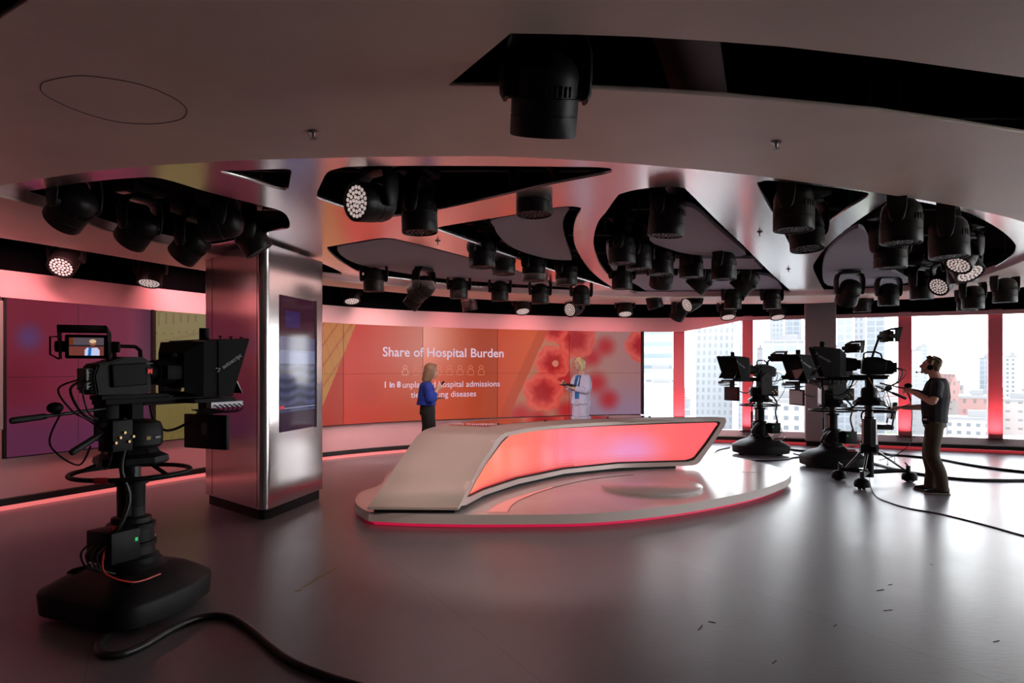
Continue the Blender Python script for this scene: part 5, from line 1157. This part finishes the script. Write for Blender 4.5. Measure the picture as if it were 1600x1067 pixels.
def HP(x, y, z): return Vector(hc)+hR @ (Vector((x, y, z))*k)
ball(bm, HP(-0.018, 0, 0.048), 0.1*k, (1.06, 0.90, 0.93), 24, hR)
limb(bm, [HP(-0.035, 0, 0.06), HP(-0.055, 0, -0.02), HP(-0.072, 0, -0.10), HP(-0.085, 0, -0.165)], [(0.092, 0.075), (0.092, 0.066), (0.090, 0.060), (0.085, 0.052)])
for s in (-1, 1): limb(bm, [HP(0.02, s*0.070, 0.07), HP(0.012, s*0.082, -0.01), HP(-0.01, s*0.078, -0.09), HP(-0.03, s*0.070, -0.15)], [(0.018, 0.040), (0.016, 0.045), (0.016, 0.045), (0.014, 0.04)])
limb(bm, [HP(0.045, 0.04, 0.115), HP(0.066, 0, 0.105), HP(0.045, -0.045, 0.11)], [0.02, 0.02, 0.02], (0, 0, 1))
fused('hair', bm, 0.008, M('hair_light_brown', (0.26, 0.155, 0.095), 0.45, noise=0.3, nscale=12, stretch=(8, 8, 1)), wa)
wyaw = Matrix.Rotation(math.radians(12), 3, 'Z'); q = Vector((-1.262, 10.2, ZP))+wyaw @ Vector((0.205, -0.105, 1.245)); bm = B(); box(bm, q, (0.03, 0.025, 0.10), Matrix.Rotation(0.7, 3, 'Y'), 0.006); tag(obj('remote_clicker', bm, m_black), 'small dark clicker held by the woman in the blue jacket', 'remote')

# --- blonde presenter in the lilac suit
yb = math.radians(-146); LOCB = Vector((1.235, 12.2, ZP))
wb = person('blonde woman in a pale lilac suit and blue top holding a tablet behind the desk', LOCB, yb)
hc = (0.04, 0, 1.53); hR = RZ(0.05) @ RY(-0.16); k = 0.93
bm = B(); head_shape(bm, hc, hR, k)
limb(bm, [(-0.02, 0, 1.31), (-0.005, 0, 1.39), (0.02, 0, 1.47)], [0.062, 0.047, 0.044])
limb(bm, [(0, 0, 0.86), (0.0, 0, 1.0), (0.0, 0, 1.16), (-0.015, 0, 1.30), (-0.02, 0, 1.37)], [(0.14, 0.10), (0.115, 0.09), (0.14, 0.10), (0.13, 0.085), (0.06, 0.05)])
limb(bm, [(-0.015, 0.14, 1.33), (0.0, 0.19, 1.24), (0.03, 0.205, 1.09), (0.14, 0.14, 1.10), (0.24, 0.04, 1.13)], [0.05, 0.046, 0.040, 0.034, 0.024])
limb(bm, [(-0.015, -0.14, 1.33), (0.0, -0.19, 1.24), (0.02, -0.205, 1.10), (0.12, -0.19, 1.12), (0.23, -0.16, 1.17)], [0.05, 0.046, 0.040, 0.034, 0.024])
hand_shape(bm, (0.24, 0.04, 1.13), (0.3, -1, 0.1), (0.3, 0.2, -1), (1, 0, 0), 0.5, 0.95); hand_shape(bm, (0.23, -0.16, 1.17), (0.6, -0.1, 0.55), (0.3, -1, 0), (0, 0, 1), 1.1, 0.95)
for s in (1, -1): limb(bm, [(0, s*0.085, 0.90), (0.02, s*0.09, 0.68), (0.02, s*0.085, 0.48), (0, s*0.085, 0.07)], [0.09, 0.075, 0.052, 0.034])
body = fused('body', bm, 0.009, m_skin2, wb); face_parts(body, hc, hR, k)
m_lil = M('lilac_wool', (0.56, 0.53, 0.72), 0.8, noise=0.06, nscale=30)
bm = B(); limb(bm, [(0.02, 0, 0.93), (0.015, 0, 1.1), (0.012, 0, 1.25), (0.0, 0, 1.345)], [(0.10, 0.10), (0.10, 0.105), (0.11, 0.112), (0.07, 0.075)]); fused('blue_top', bm, 0.011, M('blue_silk', (0.012, 0.16, 0.46), 0.5), wb)
bm = B()
for s in (-1, 1):
    limb(bm, [(0.0+0.01, s*0.110, 0.83), (0.0, s*0.095, 1.0), (0.0, s*0.098, 1.15), (-0.01, s*0.090, 1.27), (-0.02, s*0.065, 1.36)], [(0.085, 0.125), (0.070, 0.108), (0.076, 0.116), (0.08, 0.098), (0.035, 0.06)])
limb(bm, [(-0.06, 0, 0.83), (-0.055, 0, 1.0), (-0.05, 0, 1.2), (-0.045, 0, 1.34)], [(0.12, 0.085), (0.10, 0.07), (0.12, 0.08), (0.06, 0.05)])
limb(bm, [(-0.015, 0.125, 1.325), (0.0, 0.195, 1.24), (0.03, 0.21, 1.09), (0.13, 0.15, 1.10), (0.20, 0.085, 1.12)], [0.066, 0.064, 0.062, 0.056, 0.050])
limb(bm, [(-0.015, -0.125, 1.325), (0.0, -0.195, 1.24), (0.02, -0.21, 1.10), (0.11, -0.195, 1.12), (0.18, -0.175, 1.145)], [0.066, 0.064, 0.062, 0.056, 0.050])
jk = fused('jacket', bm, 0.011, m_lil, wb)
for s in (-1, 1):
    bm = B(); quadplate(bm, [(0.075, s*0.05, 1.36), (0.125, s*0.105, 1.27), (0.150, s*0.065, 1.10), (0.120, s*0.04, 1.22)], 0.008, (1, 0, 0)); obj('lapel', bm, m_lil, jk, 30)
bm = B(); limb(bm, [(0, 0, 0.82), (0, 0, 0.92), (0, 0, 1.02)], [(0.150, 0.115), (0.140, 0.110), (0.118, 0.095)])
for s in (1, -1): limb(bm, [(0, s*0.078, 0.90), (0.015, s*0.088, 0.68), (0.02, s*0.09, 0.45), (0, s*0.09, 0.14), (0, s*0.09, 0.06)], [0.100, 0.094, 0.084, 0.084, 0.090])
fused('trousers', bm, 0.012, m_lil, wb)
for s in (1, -1):
    bm = B(); limb(bm, [(-0.06, s*0.09, 0.04), (0.03, s*0.09, 0.04), (0.15, s*0.09, 0.02)], [(0.03, 0.035), (0.035, 0.03), (0.02, 0.014)]); obj('shoe', bm, M('shoe_pale', (0.5, 0.48, 0.5), 0.4), wb, 60)
bm = B()
def HP(x, y, z): return Vector(hc)+hR @ (Vector((x, y, z))*k)
ball(bm, HP(-0.022, 0, 0.050), 0.1*k, (1.06, 0.92, 0.92), 24, hR); ball(bm, HP(-0.055, 0, -0.025), 0.082*k, (0.85, 1.0, 1.0), 18, hR)
for s in (-1, 1): limb(bm, [HP(0.035, s*0.062, 0.095), HP(0.022, s*0.082, 0.03), HP(0.0, s*0.080, -0.045), HP(-0.02, s*0.068, -0.085)], [(0.018, 0.032), (0.016, 0.035), (0.018, 0.034), (0.014, 0.026)])
limb(bm, [HP(0.03, 0.055, 0.115), HP(0.055, 0.01, 0.128), HP(0.045, -0.045, 0.115)], [0.022, 0.024, 0.02], (0, 0, 1))
fused('hair', bm, 0.008, M('hair_blonde', (0.72, 0.50, 0.25), 0.4, noise=0.2, nscale=14, stretch=(8, 8, 1)), wb)
RB = Matrix.Rotation(yb, 3, 'Z')
q = LOCB+RB @ Vector((0.27, -0.03, 1.175)); tb = thing('tablet', 'dark tablet held flat by the blonde presenter', 'tablet', q, yb)
bm = B(); box(bm, (0, 0, 0), (0.20, 0.27, 0.012), Matrix.Rotation(-0.22, 3, 'Y') @ Matrix.Rotation(0.1, 3, 'X'), 0.005); obj('case', bm, M('tablet_case', (0.02, 0.02, 0.028), 0.4), tb)
bm = B(); box(bm, (0.0015, 0.001, 0.007), (0.18, 0.25, 0.002), Matrix.Rotation(-0.22, 3, 'Y') @ Matrix.Rotation(0.1, 3, 'X')); obj('screen', bm, m_eye, tb)
q = LOCB+RB @ Vector((0.155, 0.045, 1.26)); bm = B(); ball(bm, q, 0.010, (1, 1, 1.3)); tag(obj('lapel_microphone', bm, m_black), 'tiny black microphone on the lilac jacket lapel', 'microphone')
# ---------------------------------------------------------------- city beyond the glass, its haze put into soft pale colours
def facade(name, wall, win, bw, rh, mortar, rough=0.6, flat=False):
    if name in MC: return MC[name]
    m, t, b = newmat(name); tc = t.nodes.new('ShaderNodeTexCoord'); sp = t.nodes.new('ShaderNodeSeparateXYZ'); cb = t.nodes.new('ShaderNodeCombineXYZ'); ad = t.nodes.new('ShaderNodeMath'); ad.operation = 'ADD'
    t.links.new(tc.outputs['Object'], sp.inputs[0]); t.links.new(sp.outputs['X'], ad.inputs[0]); t.links.new(sp.outputs['Y'], ad.inputs[1]); t.links.new(ad.outputs[0], cb.inputs[0]); t.links.new(sp.outputs['Z'], cb.inputs[1])
    br = t.nodes.new('ShaderNodeTexBrick'); br.offset = 0.0; t.links.new(cb.outputs[0], br.inputs['Vector'])
    br.inputs['Scale'].default_value = 1.0; br.inputs['Brick Width'].default_value = bw; br.inputs['Row Height'].default_value = rh; br.inputs['Mortar Size'].default_value = mortar; br.inputs['Mortar Smooth'].default_value = 0.05
    br.inputs['Color1'].default_value = (*win, 1); br.inputs['Color2'].default_value = (*[c*0.86 for c in win], 1); br.inputs['Mortar'].default_value = (*wall, 1)
    t.links.new(br.outputs[0], b.inputs['Base Color']); b.inputs['Roughness'].default_value = rough; MC[name] = m; return m
f_louvre = facade('facade_louvres', (0.188, 0.199, 0.211), (0.111, 0.139, 0.161), 60, 3.6, 1.1)
f_white = facade('facade_white_grid', (0.232, 0.232, 0.232), (0.093, 0.100, 0.111), 3.4, 3.4, 0.95)
f_grey = facade('facade_grey_grid', (0.177, 0.183, 0.190), (0.131, 0.139, 0.149), 2.6, 3.6, 0.75)
f_glass = facade('facade_blue_glass', (0.221, 0.231, 0.240), (0.161, 0.177, 0.194), 5.0, 4.0, 0.35)
f_brick = facade('facade_red_brick', (0.199, 0.105, 0.093), (0.111, 0.077, 0.077), 4.2, 5.0, 1.5)
f_cream = facade('facade_cream', (0.232, 0.199, 0.183), (0.133, 0.121, 0.121), 5, 4.2, 1.6)
f_pale = facade('facade_pale', (0.232, 0.227, 0.227), (0.166, 0.166, 0.171), 6, 4.0, 1.8)
m_roof = M('roof_pale', (0.158, 0.154, 0.154), 0.7); m_roofr = M('roof_tile', (0.158, 0.102, 0.094), 0.8)
GZ = -72.0
bm = B(); prism(bm, [(-900, 60), (2600, 60), (2600, 2600), (-900, 2600)], GZ-1, GZ); gr = struct('ground', bm, M('city_ground', (0.107, 0.105, 0.104), 0.9, noise=0.12, nscale=0.02), 'pale streets and open ground of the hazy city far below the windows', 'ground')
OCC = []
def free(x0, x1, y0, y1):
    return all(x1 < a or x0 > b or y1 < c or y0 > d for a, b, c, d in OCC)
def tower(px0, px1, ytop, Dd, mat, label, name='office_tower', depth=30, top=None, rot=0, crown=True, zb=None, flare=0.0, group='towers beyond the windows'):
    x0, x1 = (px0-800)/F*Dd, (px1-800)/F*Dd; zt_ = HC+(YH-ytop)/F*Dd; zb = GZ if zb is None else zb
    OCC.append((x0-6, x1+depth*0.6+6, Dd-8, Dd+depth+8))
    cx_, w_ = (x0+x1)/2, (x1-x0)*math.cos(math.atan2((x0+x1)/2, Dd)); rot = -math.atan2(cx_, Dd); t = thing(name, label, 'building', (cx_*(1+depth/2/Dd), Dd+depth/2, zb), rot, group); h = zt_-zb
    if flare:
        bm = B(); R = []
        for i in range(15):
            u = i/14; s = 1+flare*(u**1.6)-flare*0.5; ww, dd = w_/2*s, depth/2*s
            R.append([Vector((sx*ww*(1-c), sy*dd*(1-e), h*u)) for sx, sy, c, e in [(-1, -1, .0, .12), (-1, -1, .12, .0), (1, -1, .12, .0), (1, -1, 0, .12), (1, 1, 0, .12), (1, 1, .12, 0), (-1, 1, .12, 0), (-1, 1, 0, .12)]])
        rings(bm, R); bmesh.ops.recalc_face_normals(bm, faces=bm.faces); obj('walls', bm, mat, t)
        for s in (-1, 1):
            bm = B(); tube(bm, [Vector((s*w_/2*(1+flare*((i/14)**1.6)-flare*.5), -depth/2*(1+flare*((i/14)**1.6)-flare*.5)*.98, h*i/14)) for i in range(15)], 1.6, 6); obj('corner_fin', bm, m_white, t)
    else:
        bm = B(); box(bm, (0, 0, h/2), (w_, depth, h)); obj('walls', bm, mat, t)
    if crown:
        bm = B(); box(bm, (0, 0, h+0.6), (w_*1.01, depth*1.01, 1.2)); r = obj('roof', bm, m_roof, t)
        bm = B(); box(bm, (w_*0.1, 0, h+2.4), (w_*0.4, depth*0.4, 3.2)); obj('plant_room', bm, m_roof, r)
    return t
tower(985, 1051, 440, 210, f_louvre, 'tower with pale horizontal louvres seen through the narrow window', depth=40)
tower(990, 1060, 583, 185, f_white, 'white block with small square windows low in the narrow window', 'office_block', depth=20)
tower(992, 1062, 607, 160, f_glass, 'bluish grey flat roofed block at the bottom of the narrow window', 'office_block', depth=16)
tower(1082, 1150, 430, 330, f_grey, 'broad grey tower widening upwards between two red fins', flare=0.12, depth=45)
tower(1150, 1166, 505, 520, f_glass, 'thin bluish tower beside the broad grey one', depth=30)
tower(1203, 1224, 440, 520, f_grey, 'slim grey tower left of two behind the glass block', depth=30)
tower(1226, 1252, 440, 560, f_glass, 'slim bluish tower right of two behind the glass block', depth=30)
tower(1182, 1192, 545, 600, f_pale, 'small distant pale slab behind the first pedestal camera', 'office_block')
tower(1192, 1262, 534, 300, f_glass, 'wide pale glass block behind the first pedestal camera', depth=50)
tower(1165, 1262, 629, 240, f_white, 'white grid fronted block low beside the grey column', 'office_block', depth=30)
tower(1308, 1332, 430, 360, f_glass, 'tall blue tower just right of the grey column', depth=30)
tower(1335, 1352, 440, 400, f_grey, 'tall grey tower second right of the grey column', depth=30)
tower(1353, 1383, 440, 430, f_glass, 'tall pale tower third right of the grey column', depth=30)
tower(1300, 1345, 541, 500, f_cream, 'low dome roofed block under the blue tower', 'office_block')
tower(1434, 1449, 541, 800, f_glass, 'small dark blue box on the skyline left of the operator', 'office_block', zb=-20)
tower(1424, 1440, 548, 620, f_pale, 'pale slab on the skyline at the red fin left of the operator', 'office_block')
tower(1497, 1547, 623, 330, f_brick, 'red brick block with rows of windows right of the operator', 'brick_building', depth=30)
tower(1549, 1620, 628, 330, f_cream, 'pinkish block with tall windows at the right edge', 'brick_building', depth=30)
tower(1479, 1506, 605, 420, f_cream, 'gabled pinkish hall behind the operator head', 'brick_building', depth=30)
tower(1570, 1590, 558, 520, f_white, 'white gridded tower right of the last red fin', depth=26)
tower(1420, 1470, 640, 420, f_pale, 'long pale block left of the operator', 'office_block', depth=30)
tower(1480, 1560, 657, 290, f_white, 'low long white block with small windows below the red brick block', 'office_block', depth=14)
tower(1530, 1548, 560, 560, f_glass, 'glass block with slanted top beside the last red fin', 'office_block')
# gable on the hall, dome on the block
bm = B(); D_ = 404; x0, x1 = (1484-800)/F*D_, (1500-800)/F*D_; zg = HC-(605-YH)/F*D_
prism(bm, [(x0, D_), (x1, D_), (x1, D_+14), (x0, D_+14)], zg-8, zg); v = [bm.verts.new(p) for p in [(x0, D_, zg), (x1, D_, zg), ((x0+x1)/2, D_, zg+8), (x0, D_+14, zg), (x1, D_+14, zg), ((x0+x1)/2, D_+14, zg+8)]]
for f in ((0, 1, 2), (5, 4, 3), (0, 2, 5, 3), (1, 4, 5, 2)): bm.faces.new([v[i] for i in f])
tag(obj('gable_hall', bm, f_brick), 'steep brick gable behind the operator neck', 'building', 'towers beyond the windows')
rnd = random.Random(11); n = 0
mats = [f_cream, f_pale, f_pale, f_brick, f_white, f_cream, f_grey]
for row in range(17):
    D_ = 285+row*80+rnd.uniform(-20, 20); px = 1040+rnd.uniform(-8, 8)
    while px < 1640:
        wpx_ = rnd.uniform(20, 46)*(420/D_)**0.5; h = rnd.uniform(10, 24)+(rnd.random() < .12)*18; skip = rnd.random() < 0.12 or (1255 < px < 1300)
        if not skip:
            x0 = (px-800)/F*D_; w_ = wpx_/F*D_*0.92; dpt = rnd.uniform(20, 45); mt = mats[rnd.randrange(len(mats))]
            if not free(x0-2, x0+w_+6, D_-3, D_+dpt+3): px += wpx_; continue
            OCC.append((x0-2, x0+w_+7, D_-3, D_+dpt+3))
            t = thing('town_building', 'one of the many small hazy city buildings far below the windows', 'building', ((x0+w_/2)*(1+dpt/2/D_), D_+dpt/2, GZ), -math.atan2(x0, D_)+rnd.uniform(-0.25, 0.25), 'small buildings of the distant city')
            bm = B(); box(bm, (0, 0, h/2), (w_, dpt, h)); obj('walls', bm, mt, t)
            bm = B()
            if rnd.random() < 0.5:
                a = [Vector((-w_/2, -dpt/2, h)), Vector((w_/2, -dpt/2, h)), Vector((w_/2, dpt/2, h)), Vector((-w_/2, dpt/2, h)), Vector((-w_/2, 0, h+5)), Vector((w_/2, 0, h+5))]; v = [bm.verts.new(p) for p in a]
                for f in ((0, 1, 5, 4), (2, 3, 4, 5), (1, 2, 5), (3, 0, 4), (3, 2, 1, 0)): bm.faces.new([v[i] for i in f])
                obj('roof', bm, m_roofr if rnd.random() < .6 else m_roof, t)
            else:
                box(bm, (0, 0, h+0.5), (w_*1.02, dpt*1.02, 1.0)); box(bm, (w_*.15, 0, h+2), (w_*.3, dpt*.3, 2.4)); obj('roof', bm, m_roof, t)
            n += 1
        px += wpx_*rnd.uniform(1.0, 1.25)
# trees between the blocks
m_leaf = M('hazy_leaves', (0.14, 0.16, 0.09), 0.9, noise=0.2, nscale=0.3)
for i in range(90):
    D_ = rnd.uniform(190, 620); px = rnd.choice([rnd.uniform(1085, 1160), rnd.uniform(1320, 1400), rnd.uniform(1425, 1600)]); x = (px-800)/F*D_; s = rnd.uniform(5, 9)
    if not free(x-s, x+s, D_-s, D_+s): continue
    OCC.append((x-s, x+s, D_-s, D_+s)); bm = B()
    g = bmesh.ops.create_icosphere(bm, subdivisions=3, radius=s)
    for v in bm.verts: v.co *= 1+0.22*math.sin(v.co.x*1.3+i)*math.cos(v.co.y*1.1)+rnd.uniform(-.08, .08); v.co.z *= 0.8
    t = thing('tree', 'one of the hazy green trees among the distant buildings', 'tree', (x, D_, GZ), 0, 'trees in the distant city'); obj('crown', bm, m_leaf, t, None, (0, 0, s*1.3)); bm = B(); cyl(bm, (0, 0, 0), (0, 0, s), 0.5); obj('trunk', bm, M('bark', (0.15, 0.11, 0.08), .9), t)
# ---------------------------------------------------------------- chair, cables, marks
ch = thing('office_chair', 'black padded swivel armchair on chrome star legs behind the dolly camera', 'chair', (6.35, 11.9, 0), math.radians(160))
bm = B(); box(bm, (0, 0, 0.62), (0.48, 0.50, 0.09), None, 0.04, 3); obj('seat', bm, M('chair_leather', (0.012, 0.012, 0.016), 0.35), ch, 40)
bm = B(); box(bm, (-0.24, 0, 0.90), (0.08, 0.46, 0.30), Matrix.Rotation(-0.15, 3, 'Y'), 0.035, 3); obj('backrest', bm, M('chair_leather'), ch, 40)
for s in (-1, 1):
    bm = B(); tube(bm, catmull([(-0.20, s*0.27, 0.64), (-0.22, s*0.27, 0.84), (-0.12, s*0.27, 0.88), (0.14, s*0.27, 0.86), (0.20, s*0.27, 0.78), (0.16, s*0.27, 0.64)], 5), [(0.02, 0.016)]*26, 8, side=(0, 1, 0)); obj('armrest', bm, M('chair_leather'), ch, 60)
m_chrome = M('chrome', (0.55, 0.55, 0.57), 0.15, 1.0)
bm = B(); cyl(bm, (0, 0, 0.12), (0, 0, 0.58), 0.025); obj('pole', bm, m_chrome, ch, 40)
for k in range(4):
    a = k*PI/2+0.4; bm = B(); tube(bm, [(0, 0, 0.20), (0.34*math.cos(a), 0.34*math.sin(a), 0.10)], [(0.016, 0.014), (0.012, 0.008)], 8, side=(-math.sin(a), math.cos(a), 0)); cyl(bm, (0.33*math.cos(a), 0.33*math.sin(a), 0.012), (0.33*math.cos(a), 0.33*math.sin(a), 0.10), 0.007); cyl(bm, (0.33*math.cos(a), 0.33*math.sin(a), 0.0), (0.33*math.cos(a), 0.33*math.sin(a), 0.014), 0.025); obj('leg', bm, m_chrome, ch, 50)
def floor_cable(pts, r, label, wob=0.0):
    P_ = catmull([Vector((*at(x, y, 0.0)[:2], r)) for x, y in pts], 8); rr_ = random.Random(int(pts[0][0]))
    for i, p in enumerate(P_): p.z = r+abs(math.sin(i*.5))*wob
    bm = B(); tube(bm, P_, r, 8); return tag(obj('floor_cable', bm, m_cable, None, 60), label, 'cable', 'cables on the floor')
floor_cable([(196, 972), (176, 990), (157, 1008), (153, 1020), (163, 1029), (190, 1028), (225, 1014), (262, 992), (300, 974), (335, 967), (365, 972), (395, 992), (425, 1018), (460, 1042), (520, 1066), (600, 1090)], 0.022, 'thick black cable looping out from under the left pedestal camera')
floor_cable([(1140, 700), (1122, 704), (1117, 709), (1126, 715), (1150, 719.5), (1190, 721), (1225, 719), (1240, 716), (1262, 714)], 0.014, 'black cable looped around the base of the farthest pedestal camera')
floor_cable([(1232, 703), (1258, 706), (1280, 705), (1330, 708), (1380, 711), (1430, 715), (1470, 719.5), (1510, 727), (1555, 734), (1600, 739), (1660, 745)], 0.020, 'upper thick twisted cable running right across the floor to the picture edge')
floor_cable([(1345, 722), (1370, 727), (1400, 735), (1435, 742), (1470, 747), (1510, 751), (1560, 752.5), (1660, 752)], 0.020, 'lower thick cable running right behind the operator feet')
floor_cable([(1358, 742), (1361, 762), (1370, 777), (1390, 786), (1420, 795), (1460, 802), (1500, 811), (1550, 824), (1600, 838), (1680, 858)], 0.007, 'thin black cable trailing from the dolly camera toward the lower right')
floor_cable([(1240, 709), (1250, 711.5), (1262, 711), (1272, 708)], 0.012, 'short cable loop between the two rear pedestal cameras')
# hanging lead on the operated camera
bm = B(); tube(bm, catmull([(5.27, 9.22, 1.37), (5.36, 9.22, 1.25), (5.42, 9.25, 1.05), (5.44, 9.3, 0.80), (5.46, 9.35, 0.60), (5.30, 9.45, 0.42), (5.13, 9.55, 0.34)], 8), 0.006, 6); o = obj('hanging_lead', bm, m_cable, cam_d, 60); o.matrix_parent_inverse = cam_d.matrix_basis.inverted()
bm = B(); tube(bm, catmull([(4.92, 9.42, 1.50), (4.98, 9.40, 1.38), (5.06, 9.40, 1.30), (5.12, 9.40, 1.36), (5.02, 9.40, 1.37), (5.08, 9.4, 1.22), (5.14, 9.4, 1.28), (5.08, 9.40, 1.36), (5.28, 9.42, 1.42)], 8), 0.0045, 6); o = obj('yellow_lead', bm, M('yellow_lead', (0.60, 0.36, 0.03), 0.5), cam_d, 60); o.matrix_parent_inverse = cam_d.matrix_basis.inverted()
# yellow tape and scuffs
def tape(a, b, wd, mat, label, name='floor_tape', grp='marks on the floor'):
    A_, B_ = at(*a, 0.0), at(*b, 0.0); d = (B_-A_); L_ = d.length; bm = B(); box(bm, (A_+B_)/2+Vector((0, 0, 0.0015)), (L_, wd, 0.002), Matrix.Rotation(math.atan2(d.y, d.x), 3, 'Z')); tag(obj(name, bm, mat), label, 'tape' if name == 'floor_tape' else 'scuff', grp)
m_tape = M('yellow_tape', (0.30, 0.20, 0.05), 0.6)
tape((462, 924), (470, 921), 0.02, m_tape, 'small yellow tape end on the floor below the steel column'); tape((474, 917), (526, 887), 0.012, m_tape, 'faded yellow tape line on the floor right of the tape end')
m_scuff = M('scuff_dark', (0.03, 0.028, 0.03), 0.7)
for i, (a, b) in enumerate([((1107, 971), (1118, 973)), ((1388, 914), (1394, 913)), ((1381, 954), (1394, 953)), ((1303, 979), (1307, 976)), ((1552, 1003), (1561, 1001)), ((1453, 882), (1458, 883)), ((1207, 1037), (1213, 1032)), ((1091, 985), (1097, 977)), ((1370, 923), (1381, 921))]):
    tape(a, b, 0.006, m_scuff, ['dark scuff farthest left among the floor scuffs', 'tiny scuff on the bright floor below the operator', 'short scuff on the bright floor, longer than the others', 'small round scuff in the grey shadow streak', 'scuff near the lower right corner', 'small scuff nearest the operator feet', 'thin scuff at the bottom middle of the floor', 'curved scuff just below the leftmost one', 'faint scuff left of the tiny one below the operator'][i], 'floor_scuff', 'scuffs on the floor')
